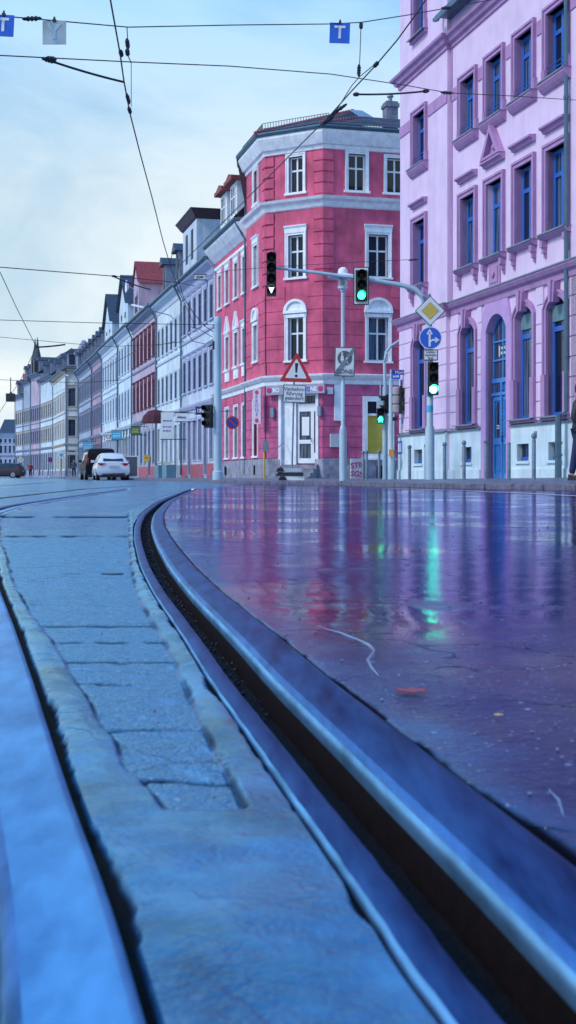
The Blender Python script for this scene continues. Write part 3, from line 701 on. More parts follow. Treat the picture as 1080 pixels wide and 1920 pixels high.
m = MB(); m.T = T3; m.box(f3.t(626), f3.t(638), -.12, -.04, 2.75, 4.4); m.build('wall_panel', M['white_trim'], pk)
m = MB(); m.T = T3; m.box(f3.t(613), f3.t(622), -.2, -.04, 3.95, 4.25); m.build('meter_box', M['white_trim'], pk)
m = MB(); m.T = T3; m.box(f3.t(618), f3.t(637), -.2, -.04, 1.55, 2.15); m.build('meter_box', M['utility'], pk)
m = MB(); m.T = T3; m.box(f3.t(655), f3.t(676), -.32, -.1, .02, 1.03); uc = m.build('junction_cabinet', M['utility'], pk)
x, y, z = T3(f3.t(666), -.33, .72); text('graffiti', 'STIL', .36, M['graf'], uc, (x, y, z), (R(90), R(-8), R(90)), bold=.008)
x, y, z = T3(f3.t(665), -.33, .32); text('graffiti', 'SGS', .36, M['graf'], uc, (x, y, z), (R(90), R(6), R(90)), bold=.008)
# ================================================================== the row of houses
def house(name, label, o, a, Ln, zE, wallm, sty, trim, n, rows=None, shop='shop', roof='roof_dark', extra=None, group='houses of the terrace', roof_h=3.2, dep=11, ground=None, base_z=0, front=None):
    root = thing(name, label, 'house', o, a, group)
    rows = rows or [(5.5, 1.95), (9.2, 1.95)]; g = .02
    st = sty; ww = min(.95, Ln/n*.52)
    xs = [Ln*(i+.5)/n for i in range(n)]
    ops = [(x-ww/2, x+ww/2, z, z+h) for x in xs for z, h in rows]
    gops = [(x-ww*.6, x+ww*.6, .25 if (shop == 'shop' and i % 3 == 1) else 1.15, 3.7) for i, x in enumerate(xs)]
    m = MB(); wall(m, g, Ln-g, 4.3, zE, ops); wall(m, g, Ln-g, -.2, 4.3, gops)
    m.quad((g, 0, -.2), (g, dep, -.2), (g, dep, zE), (g, 0, zE)); m.quad((Ln-g, 0, -.2), (Ln-g, dep, -.2), (Ln-g, dep, zE), (Ln-g, 0, zE)); m.quad((g, dep, -.2), (Ln-g, dep, -.2), (Ln-g, dep, zE), (g, dep, zE))
    m.build('wall', M[wallm], root)
    m = MB(); m.sweep([(g, 0), (Ln-g, 0)], [(0, 4.3), (.1, 4.32), (.2, 4.5), (.22, 4.62), (0, 4.68)])
    m.sweep([(g, 0), (Ln-g, 0)], [(0, zE-.7), (.05, zE-.68), (.12, zE-.4), (.45, zE-.12), (.5, zE), (0, zE+.02)])
    if len(rows) > 1: m.sweep([(g, 0), (Ln-g, 0)], [(0, rows[1][0]-.6), (.08, rows[1][0]-.58), (.1, rows[1][0]-.44), (0, rows[1][0]-.4)])
    m.build('cornice', M[trim], root)
    m = MB(); m.sweep([(g, 0), (Ln-g, 0)], [(.3, zE+.02), (.55, zE+.02), (.66, zE+.1), (.66, zE+.2), (.3, zE+.22)]); m.tube([(.14, -.6, zE+.05), (.14, -.3, zE-.5), (.14, -.12, zE-.9), (.14, -.12, .3)], .07, 6); m.build('gutter', M['zinc'], root)
    m = MB(); m.add([(g, -.4, zE+.15), (Ln-g, -.4, zE+.15), (Ln-g, dep*.45, zE+roof_h), (g, dep*.45, zE+roof_h), (Ln-g, dep, zE), (g, dep, zE)], [(0, 1, 2, 3), (3, 2, 4, 5), (0, 3, 5), (1, 4, 2)])
    m.build('roof', M[roof], root)
    for i, x in enumerate(xs):
        for z, h in rows: window(root, x, z, ww, h, st)
        sh = gops[i]
        m = MB(); ring(m, [(sh[0]+.07, sh[2]+.07), (sh[0]+.07, sh[3]-.07), (sh[1]-.07, sh[3]-.07), (sh[1]-.07, sh[2]+.07)], [(sh[0]-.1, sh[2]-.0), (sh[0]-.1, sh[3]+.12), (sh[1]+.1, sh[3]+.12), (sh[1]+.1, sh[2]-.0)], -.05, .15, True)
        isd = sh[2] < .5
        wo = m.build('door' if isd else 'shop_window', M[trim], root)
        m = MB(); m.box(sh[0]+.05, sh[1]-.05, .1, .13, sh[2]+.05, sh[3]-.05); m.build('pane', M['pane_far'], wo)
    m = MB(); x = g
    for i, sh in enumerate(gops):
        if sh[2] < .5: m.box(x, sh[0]-.1, -.07, 0, -.1, .95); x = sh[1]+.1
    m.box(x, Ln-g, -.07, 0, -.1, .95); m.build('plinth', M[ground or 'grey_plinth'], root)
    if front:
        m = MB(); x = g
        for sh in gops: m.box(x, sh[0]-.1, -.05, 0, .95, 4.28); x = sh[1]+.1
        m.box(x, Ln-g, -.05, 0, .95, 4.28); m.build('shopfront', M[front], root)
    if extra: extra(root, Ln, zE)
    return root
M['w_lav'] = mat('pale_lavender_plaster', (.56, .66, .76), .8, var=.22, vs=1.1, sv=(1, 1, .3), streak=.45)
M['w_cream'] = mat('pale_cream_plaster', (.66, .78, .82), .8, var=.22, vs=1.1, sv=(1, 1, .3), streak=.45)
M['w_pinkish'] = mat('greyish_pink_plaster', (.52, .43, .54), .8, var=.22, vs=1.1, sv=(1, 1, .3), streak=.45)
M['w_white'] = mat('white_plaster', (.62, .76, .84), .8, var=.22, vs=1.1, sv=(1, 1, .3), streak=.45)
M['w_rose'] = mat('dull_rose_brick', (.44, .32, .42), .8, var=.22, vs=1.1, sv=(1, 1, .3), streak=.45)
M['w_grey'] = mat('grey_blue_plaster', (.36, .45, .58), .8, var=.22, vs=1.1, sv=(1, 1, .3), streak=.45)
M['w_ochre'] = mat('cream_ochre_plaster', (.62, .64, .62), .8, var=.22, vs=1.1, sv=(1, 1, .3), streak=.45)
M['t_dark'] = mat('dark_maroon_trim', (.14, .03, .06), .7, var=.2)
M['t_lav'] = mat('lavender_trim', (.42, .46, .64), .7, var=.1)
M['t_white'] = mat('whitish_trim', (.56, .66, .76), .7, var=.1)
M['t_grey'] = mat('grey_stone_trim', (.25, .28, .38), .7, var=.15)
M['t_gold'] = mat('ochre_stone_trim', (.48, .42, .34), .7, var=.15)
M['plinth_rose'] = mat('rose_plinth', (.42, .12, .17), .8, var=.2)
M['front_dark'] = mat('dark_olive_shopfront_wood', (.05, .07, .07), .6, var=.2)
M['maroon'] = mat('maroon_awning_cloth', (.07, .012, .03), .8)
M['green_sign'] = mat('green_sign_face', (.03, .17, .08), .5)
M['cyan_sign'] = mat('light_blue_sign_face', (.05, .42, .66), .5)
M['win_grey'] = mat('greyish_blue_window_paint', (.06, .085, .17), .6)
def S_(k, trim, head='cornice', sw=.13, fm='win_grey', sill='plain'):
    return dict(k=k, fm=fm, pm='pane_far', sm=trim, sw=sw, sp=.025, rec=.03, fw=.05, tr=.66, mull=1, head=head, sill=sill)
def attic(x0, x1, z1, wm, depth=6, slope='flat'):
    def f(root, Ln, zE):
        a, b = Ln*x0, Ln*x1
        m = MB(); m.box(a, b, .0-.05, depth, zE, z1)
        if slope == 'gable': m.prism([(a, z1), (b, z1), ((a+b)/2, z1+(b-a)*.42)], -.05, depth)
        ao = m.build('attic_gable', M[wm], root)
        m = MB()
        if slope == 'gable':
            c = (a+b)/2; zt = z1+(b-a)*.42
            m.add([(a-.25, -.35, z1-.1), (c, -.35, zt+.15), (c, depth+.1, zt+.15), (a-.25, depth+.1, z1-.1), (b+.25, -.35, z1-.1), (b+.25, depth+.1, z1-.1)], [(0, 1, 2, 3), (1, 4, 5, 2)])
        else: m.sweep([(a, depth), (a, -.05), (b, -.05), (b, depth)], [(0, z1-.5), (.12, z1-.4), (.35, z1-.05), (.45, z1+.08), (-.2, z1+.16)])
        m.build('attic_roof', M['roof_plum'] if slope != 'gable' else M['roof_dark'], ao)
        n = 2
        for i in range(n):
            x = a+(b-a)*(.3+.4*i); m = MB(); m.box(x-.3, x+.3, -.09, -.06, zE+1.2, min(z1-.6, zE+3)); m.build('pane', M['pane_far'], ao)
    return f
def on_line(pxl, pxr): return fP(fs(pxl)), fs(pxl)-fs(pxr)
def B(pxl, pxr, *a, **k):
    o, ln = on_line(pxl, pxr); dy = k.pop('dy', 0)
    o = o+Vector((DY, -DX, 0))*dy
    return house(a[0], a[1], o, ANG, ln, *a[2:], **k)
def red_gable(root, Ln, zE):
    m = MB(); m.box(1, 4.2, -.05, 5, zE, zE+3.2); m.prism([(1, zE+3.2), (4.2, zE+3.2), (2.6, zE+5)], -.05, .3); g = m.build('attic_gable', M['w_pinkish'], root)
    m = MB(); m.add([(.7, -.2, zE+3.1), (2.6, -.2, zE+5.1), (2.6, 5, zE+5.1), (.7, 5, zE+3.1), (4.5, -.2, zE+3.1), (4.5, 5, zE+3.1)], [(0, 1, 2, 3), (1, 4, 5, 2)]); m.build('attic_roof', M['roof_red'], g)
    m = MB(); m.box(2, 2.5, -.09, -.06, zE+.9, zE+2.2); m.box(2.8, 3.3, -.09, -.06, zE+.9, zE+2.2); m.build('pane', M['pane_far'], g)
    m = MB(); m.ylathe([(.15, -.75), (.4, -.85), (.52, -.98), (.5, -1.0), (.38, -.9)], 3.4, zE+2.9, 14); m.tube([(3.4, -.05, zE+2.6), (3.4, -.8, zE+2.9)], .03, 5); m.build('satellite_dish', M['white_trim'], g)
def dormer_row(n, z=2.2, wm='t_grey', rm='roof_dark'):
    def f(root, Ln, zE):
        for i in range(n):
            x = Ln*(i+.5)/n; m = MB(); m.box(x-.7, x+.7, .1, 3, zE+.2, zE+z); d = m.build('dormer', M[wm], root)
            m = MB(); m.prism([(x-.9, zE+z), (x+.9, zE+z), (x, zE+z+.6)], -.2, 3); m.build('dormer_roof', M[rm], d)
            m = MB(); m.box(x-.4, x+.4, .06, .09, zE+.6, zE+z-.25); m.build('pane', M['pane_far'], d)
    return f
B(342, 402.6, 'terraced_house', 'lavender grey terraced house next to the pink building, with a boxy attic storey', 12.4, 'w_lav', S_('a', 't_lav', sw=.16), 't_lav', 6, ground='plinth_rose', extra=attic(.05, .5, 16.3, 'w_lav'), roof='roof_dark', dy=.0)
B(293, 341.8, 'terraced_house', 'pale cream terraced house with small plain windows and grey dormers, hanging board at its door', 12.6, 'w_cream', S_('b', 't_white', head=None), 't_white', 6, extra=dormer_row(2, 2.6), dy=.06, rows=[(5.4, 1.8), (8.8, 1.95)])
B(249, 292.8, 'terraced_house', 'terraced house with dark maroon windows and a red tiled gable', 12.7, 'w_pinkish', S_('c', 't_dark', head='cornice', sw=.2, fm='t_dark'), 't_grey', 6, ground='plinth_rose', extra=red_gable, roof='roof_red', dy=0, front='w_grey')
B(221, 248.8, 'terraced_house', 'narrow white terraced house with slate mansard and green sign', 12.9, 'w_white', S_('d', 't_white', head=None), 't_white', 5, extra=attic(.1, .7, 15.2, 'w_white', slope='gable'), dy=.05, roof_h=4.5, rows=[(5.3, 2.3), (9.3, 2.3)], front='front_dark')
B(192, 220.8, 'terraced_house', 'white terraced house with a pointed slate gable', 12.9, 'w_white', S_('e', 't_white'), 't_white', 6, extra=attic(.2, .7, 15, 'w_white', slope='gable'), dy=0, rows=[(5.6, 1.9), (9.0, 2.2)], front='t_grey')
B(172, 191.8, 'terraced_house', 'dull rose terraced house between the white house and the turret house', 12.9, 'w_rose', S_('f', 't_grey'), 't_grey', 6, dy=.06, ground='plinth_rose', extra=dormer_row(3), front='t_dark')
def turret(root, Ln, zE):
    m = MB(); m.box(.05, 1.8, -.3, 1.4, zE, zE+2.4); m.sweep([(.05, 1.4), (.05, -.3), (1.8, -.3), (1.8, 1.4)], [(0, zE+2), (.3, zE+2.3), (.35, zE+2.5), (0, zE+2.6)]); m.lathe([(.6, zE+2.5), (.75, zE+3), (.5, zE+3.5), (.2, zE+4)], .9, .5, 10); m.build('turret', M['t_grey'], root)
    dormer_row(4)(root, Ln, zE)
B(148, 171.8, 'terraced_house', 'pale grey corner house with a stone roof turret, light blue sign at street level', 12.9, 'w_grey', S_('g', 't_grey'), 't_grey', 8, dy=0, extra=turret, group='houses of the terrace')
# beyond the crossing: corner house whose end wall looks up the street, then houses that bend away to the left
q0 = W(122, HY, 172); q1 = W(147.5, HY, 172); q0.z = q1.z = 0
house('corner_house', 'cream corner house beyond the crossing with ochre bands and a balcony', q0, -.02, (q1-q0).length, 14.6, 'w_ochre', dict(S_('h', 't_gold', head='cornice', sw=.2), rec=.14), 't_gold', 1, rows=[(5.6, 2.2), (9.6, 2.4)], shop='none', extra=dormer_row(1), group='houses beyond the crossing')
far = [(122, 100, 172, 190, 'corner_house', 'long cream house side beyond the crossing, next to the ochre corner', 14.3, 'w_cream', 't_gold', 'roof_dark', 7),
       (100, 76, 190, 203, 'far_house', 'far white house with a grey mansard roof', 15.2, 'w_white', 't_grey', 'roof_dark', 7),
       (76, 58, 203, 211, 'far_house', 'far brownish house crowned by two thin spires', 16.5, 'w_pinkish', 't_grey', 'roof_dark', 5),
       (58, 44, 211, 218, 'far_house', 'far grey blue house with bays beside the spired house', 16, 'w_grey', 't_grey', 'roof_dark', 4),
       (44, 29, 218, 225, 'far_house', 'last far house of the row with a red brick gable end', 14, 'w_lav', 't_grey', 'roof_dark', 4)]
for i, (a, b, Ya, Yb, nm, lb, zE, wm, tm, rm, n) in enumerate(far):
    pr = W(a, HY, Ya); pl_ = W(b, HY, Yb); pr.z = pl_.z = 0
    d = pr-pl_
    def ex(root, Ln, zE, i=i):
        dormer_row(2)(root, Ln, zE)
        if i == 2:
            m = MB()
            for x in (Ln*.25, Ln*.5): m.box(x-.6, x+.6, -.3, 1, zE, zE+2.5); m.lathe([(.7, zE+2.5), (.25, zE+4.5), (.03, zE+6.2)], x, .3, 8)
            m.build('spire', M['roof_dark'], root)
        if i == 4:
            m = MB(); m.box(Ln*.2, Ln*.85, 1, 5, zE, zE+4); m.build('gable_wall', M['roof_red'], root)
    house(nm, lb, pl_, math.atan2(d.y, d.x), d.length, zE, wm, S_('i', tm), tm, n, extra=ex, group='houses beyond the crossing', roof_h=4)
q0 = W(-2, HY, 262); q1 = W(31, HY, 262); q0.z = q1.z = 0
house('far_house', 'small far house closing the street at the left edge, slate roof with skylights', q0, 0, (q1-q0).length, 9.0, 'w_pinkish', S_('j', 't_white', head=None), 't_white', 4, rows=[(4.9, 1.7), (7.0, .8)], shop='none', group='houses beyond the crossing', roof_h=3)

# shop signs on the row (bolted to a house but each its own board hung out over the pavement)
def facade_pt(px, py, outw):
    P = fP(fs(px), DF-outw); u = (px-540)/F
    s = (( DF-outw)*DY-(-DX)*(DF-outw)*u)/(DY*u-DX); P = fP(s, DF-outw)
    return Vector((P.x, P.y, HC+(HY-py)*P.y/F)), P.y/F
def hanging(name, label, px0, px1, py0, py1, outw, m, body=None, size=.3, tm='navy_sign', col=None):
    p, k = facade_pt((px0+px1)/2, (py0+py1)/2, outw); hw, hh = (px1-px0)/2*k, (py1-py0)/2*k
    t = thing(name, label, 'sign', p)
    mb = MB(); mb.box(-hw, hw, -.05, .05, -hh, hh); mb.build('board', M[m], t)
    mb = MB(); mb.box(-hw-.05, outw, -.02, .02, hh, hh+.05); mb.box(-hw-.05, outw, -.02, .02, -hh-.05, -hh); mb.build('bracket', M['dark'], t)
    if body == '~':                       # print too small to read: worn strokes
        mb = MB(); rr = random.Random(int(px0))
        for row in (.35, -.1, -.4):
            x = -hw*.7
            while x < hw*.6:
                l_ = rr.uniform(.05, .2); mb.box(x, min(x+l_, hw*.75), -.062, -.05, hh*row-.03, hh*row+.04); x += l_+.05
        mb.build('lettering', M[tm], t)
    elif body: text('lettering', body, size, M[tm], t, (0, -.06, 0), bold=.004)
    return t
hanging('hanging_sign', 'tall pale board sign hanging over the door of the cream house', 302, 326, 773, 823, 1.2, 'white_sign', '~', .24)
hanging('hanging_sign', 'white sign with blue head strip next to the tall pale board', 329, 352, 775, 790, .9, 'white_sign', 'Allianz', .2)
hanging('hanging_sign', 'green sign hanging from the narrow white house', 246, 263, 800, 815, .9, 'green_sign', '~', .25, 'yellow_sign')
hanging('hanging_sign', 'pale blue rectangular sign beside the CF board', 209, 229, 808, 824, .8, 'cyan_sign', '~', .3, 'white_sign')
hanging('hanging_sign', 'white board with the letters CF', 199, 209, 812, 826, .9, 'white_sign', 'CF', .5, 'black')
hanging('hanging_sign', 'light blue square sign above the parked van', 155, 174, 828, 846, .9, 'cyan_sign', '~', .4, 'white_sign')
hanging('hanging_sign', 'blue lit sign on the lavender house behind the black signal', 367, 388, 764, 776, 1.0, 'navy_sign', '~', .16, 'white_sign')
hanging('street_plate', 'small white plate with 0508 below the lavender eaves', 365, 383, 516, 524, .5, 'white_sign', '0508', .2, 'black')
p, k = facade_pt(291, 785, .6)
t = thing('awning', 'domed dark maroon awning on the house with maroon windows', 'awning', p)
m = MB(); m.lathe([(.02, .95), (.5, .85), (.85, .5), (1.0, 0)], 0, 0, 12, -.3); m.build('cloth', M['maroon'], t)
p, k = facade_pt(275, 860, .35)
t = thing('post_box', 'yellow post box on the rose plinth of the maroon-windowed house', 'post box', p)
m = MB(); m.box(-.22, .22, -.15, .2, -.25, .2); m.prism([(-.22, .2), (.22, .2), (.18, .28), (-.18, .28)], -.15, .2); m.build('box', M['yellow'], t)
m = MB(); m.box(-.12, .12, -.17, -.15, .05, .09); m.build('slot', M['black'], t)
# flower planters
P1, k = facade_pt(311, 880, 1.4)
for i, (px, lab) in enumerate(((302, 'blue grey planter with yellow flowers, the left one of the pair by the cream house'), (317, 'blue grey planter with yellow flowers, the right one of the pair nearer the steps'))):
    p, k = facade_pt(px, 880, 1.5); p.z = .12
    t = thing('planter', lab, 'planter', p, ANG, 'planters before the cream house')
    m = MB(); m.prism([(-.85, 0), (.85, 0), (.9, .8), (-.9, .8)], -.3, .3); m.build('tub', mat('blue_grey_planter', (.15, .33, .42), .6) if i == 0 else bpy.data.materials['blue_grey_planter'], t)
    m = MB()
    for k2 in range(110):
        x, y, z = random.uniform(-.82, .82), random.uniform(-.25, .25), .75+random.uniform(0, .25); s_ = .05
        m.add([(x-s_, y, z), (x, y-s_, z+s_), (x+s_, y, z), (x, y+s_, z-s_*.3)], [(0, 1, 2, 3)])
    m.build('flowers', M['yellow'], t)
# ================================================================== ground
def road_mat():
    m = bpy.data.materials.new('wet_asphalt'); m.use_nodes = True; t = m.node_tree; n = t.nodes; l = t.links; n.clear()
    def N_(k): return n.new('ShaderNode'+k)
    out = N_('OutputMaterial'); tc = N_('TexCoord'); at = N_('Attribute'); at.attribute_name = 'kind'
    sp = N_('SeparateColor'); l.new(at.outputs[0], sp.inputs[0])
    def noise_(scale, det=4, rough=.6, sv=None):
        q = N_('TexNoise'); q.inputs['Scale'].default_value = scale; q.inputs['Detail'].default_value = det; q.inputs['Roughness'].default_value = rough
        if sv:
            mp = N_('Mapping'); mp.inputs['Scale'].default_value = sv; l.new(tc.outputs['Object'], mp.inputs[0]); l.new(mp.outputs[0], q.inputs['Vector'])
        else: l.new(tc.outputs['Object'], q.inputs['Vector'])
        return q.outputs[0]
    def rng(v, a, b_, c=0, d=1):
        q = N_('MapRange'); q.inputs[1].default_value = a; q.inputs[2].default_value = b_; q.inputs[3].default_value = c; q.inputs[4].default_value = d; l.new(v, q.inputs[0]); return q.outputs[0]
    def ma(op, a, b_):
        q = N_('Math'); q.operation = op
        for i, v in enumerate((a, b_)):
            if isinstance(v, (int, float)): q.inputs[i].default_value = v
            else: l.new(v, q.inputs[i])
        return q.outputs[0]
    def mix(f, a, b_, col=True):
        q = N_('Mix'); q.data_type = 'RGBA' if col else 'FLOAT'
        ia, ib, o = (6, 7, 2) if col else (2, 3, 0)
        if isinstance(f, (int, float)): q.inputs[0].default_value = f
        else: l.new(f, q.inputs[0])
        for i, v in ((ia, a), (ib, b_)):
            if isinstance(v, tuple): q.inputs[i].default_value = (*v, 1)
            elif isinstance(v, (int, float)): q.inputs[i].default_value = v
            else: l.new(v, q.inputs[i])
        return q.outputs[o]
    def vor(scale, feat='F1', dist=0, o=0):
        q = N_('TexVoronoi'); q.feature = feat; q.inputs['Scale'].default_value = scale
        if dist:
            nn = N_('TexNoise'); nn.inputs['Scale'].default_value = dist; nn.inputs['Detail'].default_value = 5; l.new(tc.outputs['Object'], nn.inputs['Vector'])
            mm_ = N_('Mix'); mm_.data_type = 'RGBA'; mm_.blend_type = 'LINEAR_LIGHT'; mm_.inputs[0].default_value = .12; l.new(tc.outputs['Object'], mm_.inputs[6]); l.new(nn.outputs['Color'], mm_.inputs[7]); l.new(mm_.outputs[2], q.inputs['Vector'])
        else: l.new(tc.outputs['Object'], q.inputs['Vector'])
        if o:
            s_ = N_('SeparateColor'); l.new(q.outputs['Color'], s_.inputs[0]); return q.outputs[0], s_.outputs[0]
        return q.outputs[0]
    slab, seal, crack = sp.outputs[0], sp.outputs[1], sp.outputs[2]
    fine = noise_(420, 3); mid = noise_(60, 5); big = noise_(4.5, 5, .65); pud = noise_(1.1, 4, .55, sv=(1, .6, 1)); fleck = noise_(17, 5, .7)
    sx_ = N_('SeparateXYZ'); l.new(tc.outputs['Object'], sx_.inputs[0]); worn = rng(sx_.outputs[1], 1.25, 2.3, 1, 0)   # the strip by the points is more worn than the junction behind it
    patch = rng(noise_(11, 4, .6), .45, .62)
    hair = ma('MULTIPLY', rng(vor(4.2, 'DISTANCE_TO_EDGE', 6), .0, .012, 1, 0), rng(noise_(3.1, 3), .48, .56))
    hair = ma('MULTIPLY', hair, rng(seal, .3, .9, 1, .25))
    # pale stone flecks in two sizes, coloured to stand in for wet sparkle
    d1, r1 = vor(210, o=1); d2, r2 = vor(70, o=1)
    st = ma('MAXIMUM', ma('MULTIPLY', ma('GREATER_THAN', r1, .955), rng(d1, .2, .45, 1, 0)), ma('MULTIPLY', ma('GREATER_THAN', r2, .975), rng(d2, .15, .35, 1, 0)))
    st = ma('MULTIPLY', st, rng(seal, .2, .8, 1, .12))
    col = mix(rng(mid, .35, .65), (.006, .009, .030), (.020, .028, .08))
    col = mix(slab, col, mix(rng(fleck, .35, .68), (.008, .03, .10), (.12, .32, .52)))
    col = mix(seal, col, mix(rng(big, .36, .64), (.002, .014, .07), (.02, .17, .40)))
    col = mix(ma('MULTIPLY', st, .7), col, (.40, .52, .66))
    col = mix(ma('MULTIPLY', hair, .85), col, (.006, .005, .01)); col = mix(crack, col, (.004, .0035, .006))
    puddle = rng(pud, .50, .58)
    dull = rng(noise_(2.3, 5, .7), .56, .68)
    r = mix(dull, mix(worn, rng(big, .3, .7, .085, .05), .17, col=False), .22, col=False); r = mix(puddle, r, mix(worn, .03, .1, col=False), col=False)
    r = mix(slab, r, rng(fleck, .4, .6, .38, .09), col=False); r = mix(seal, r, rng(fleck, .38, .62, .08, .28), col=False)
    g = ma('ADD', ma('MULTIPLY', fine, .5), ma('ADD', ma('MULTIPLY', d1, -.8), ma('MULTIPLY', d2, -.7)))
    amp = mix(puddle, mix(dull, mix(worn, .10, .75, col=False), mix(worn, .6, 1.1, col=False), col=False), mix(worn, .03, .25, col=False), col=False); amp = mix(slab, amp, 2.1, col=False); amp = mix(seal, amp, mix(patch, .16, .8, col=False), col=False)
    hgt = ma('MULTIPLY', g, amp)
    hgt = ma('ADD', hgt, ma('MULTIPLY', noise_(22, 5), mix(slab, .28, 2.0, col=False)))
    hgt = ma('ADD', hgt, ma('MULTIPLY', noise_(7, 4, .6), mix(slab, mix(seal, 0, 2.2, col=False), 4.5, col=False)))
    hgt = ma('SUBTRACT', hgt, ma('MULTIPLY', hair, 1.6))
    bp = N_('Bump'); bp.inputs['Strength'].default_value = 1; bp.inputs['Distance'].default_value = .0013; l.new(hgt, bp.inputs['Height'])
    df = N_('BsdfDiffuse'); l.new(col, df.inputs[0]); l.new(bp.outputs[0], df.inputs['Normal'])
    gl = N_('BsdfGlossy'); l.new(r, gl.inputs['Roughness']); l.new(bp.outputs[0], gl.inputs['Normal'])
    left = ma('MAXIMUM', slab, seal)
    l.new(mix(left, mix(puddle, (.60, .58, .94), (.90, .88, 1)), (.60, .92, 1)), gl.inputs[0])
    fr = N_('Fresnel'); l.new(bp.outputs[0], fr.inputs['Normal']); l.new(mix(left, 1.42, 2.15, col=False), fr.inputs[0])
    ms_ = N_('MixShader'); l.new(ma('MULTIPLY', fr.outputs[0], rng(crack, 0, .8, 1, .04)), ms_.inputs[0]); l.new(df.outputs[0], ms_.inputs[1]); l.new(gl.outputs[0], ms_.inputs[2])
    l.new(ms_.outputs[0], out.inputs[0])
    return m
M['road'] = road_mat()
M['rail'] = mat('wet_rail_steel', (.07, .14, .29), .34, .88, tint=(.40, .50, .74), var=.5, vs=30, sv=(1, .15, 1), bump=.2, bs=150, bd=.0012, col2=(.02, .022, .08))
M['rail_highlight'] = mat('painted_highlight_rail_edge', (.24, .50, .80), .34, .85, tint=(.5, .8, 1), var=.3, vs=40, sv=(1, .2, 1), bump=.08, bs=120, bd=.001)  # brighter copy of the rail steel: sky highlight painted along the rounded edges
M['rail_half_highlight'] = mat('painted_highlight_falloff', (.13, .27, .52), .32, .88, tint=(.46, .6, .9), var=.4, vs=30, sv=(1, .15, 1), bump=.15, bs=150, bd=.001)  # half-bright copy, grades the painted edge highlight into the dark rail top
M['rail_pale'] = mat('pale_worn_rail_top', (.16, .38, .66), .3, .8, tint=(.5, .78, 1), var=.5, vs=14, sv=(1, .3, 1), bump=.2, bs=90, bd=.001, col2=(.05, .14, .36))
M['rail_side'] = mat('rusty_groove_side', (.007, .0035, .004), .7, 0, spec=.15, var=.4, vs=60, bump=.3, bs=200, bd=.002)
M['grime'] = mat('groove_grime', (.010, .006, .007), .8, spec=.2, var=.4, vs=80, bump=.8, bs=250, bd=.006)
M['pave'] = mat('wet_pavement', (.15, .18, .25), .42, var=.5, vs=7, bump=1, bs=14, bd=.03)
M['kerb'] = mat('granite_kerb', (.13, .13, .18), .55, var=.4, vs=8, bump=.4, bs=20)
M['paint'] = mat('worn_white_road_paint', (.55, .62, .7), .4, var=.35, vs=9)

def curve_of(pts, ground=False):
    P = sorted([((q[1], q[0]) if ground else (G(*q).y, G(*q).x)) for q in pts])
    def f(Y):
        if Y <= P[0][0]: (a, xa), (b, xb) = P[0], P[1]
        elif Y >= P[-1][0]: (a, xa), (b, xb) = P[-2], P[-1]
        else:
            for i in range(len(P)-1):
                if P[i][0] <= Y <= P[i+1][0]: (a, xa), (b, xb) = P[i], P[i+1]; break
        return xa+(xb-xa)*(Y-a)/(b-a)
    def sm(Y):
        h = .12*Y; return sum(f(Y+h*k/4)*(5-abs(k)) for k in range(-4, 5))/25
    return sm
Lc = curve_of([(360, 916), (320, 932), (300, 940), (272, 962), (262, 985), (265, 1015), (280, 1060), (310, 1110), (350, 1160), (385, 1205), (430, 1270), (480, 1330), (530, 1390), (590, 1465), (690, 1585), (770, 1685), (880, 1830), (960, 1920)])
E2 = curve_of([(270, 1890), (225, 1735), (190, 1635), (150, 1535), (105, 1405), (70, 1295), (30, 1180), (0, 1105)]+[(540+F*x/y, HY+HC*F/y) for x, y in ((-1.18, 5), (-1.85, 8), (-2.2, 10.6), (-2.42, 14), (-2.66, 18.75), (-3.07, 27))])
SLc = curve_of([(240, 960), (243, 985), (247, 1060), (262, 1120), (290, 1165), (335, 1235), (355, 1290), (378, 1345), (425, 1430), (468, 1515)])
SRc = curve_of([(8, 1030), (15, 1070), (35, 1120), (72, 1170), (100, 1205), (120, 1240), (145, 1290), (195, 1370), (240, 1450), (305, 1515)])
YE = 24.5                                          # the grooves close here, where the rails sink under the far paving
LIP, GW, HW = .030, .059, .064
def sstep(a, b, x):
    t = max(0, min(1, (x-a)/(b-a))) if a != b else 0; return t*t*(3-2*t)
cracks = [(5.4, .09, -9, 9), (2.17, .016, -.6, -.22), (1.95, .010, -9, 9), (1.745, .011, -9, -.14), (1.565, .010, -.5, -.19), (1.28, .008, -.19, -.05), (1.06, .008, -.14, .0), (3.3, .02, -9, 9), (7.9, .12, -9, 9)]
def jit(x, y, f, a): return noise.noise(Vector((x*f, y*f, 3.1)))*a
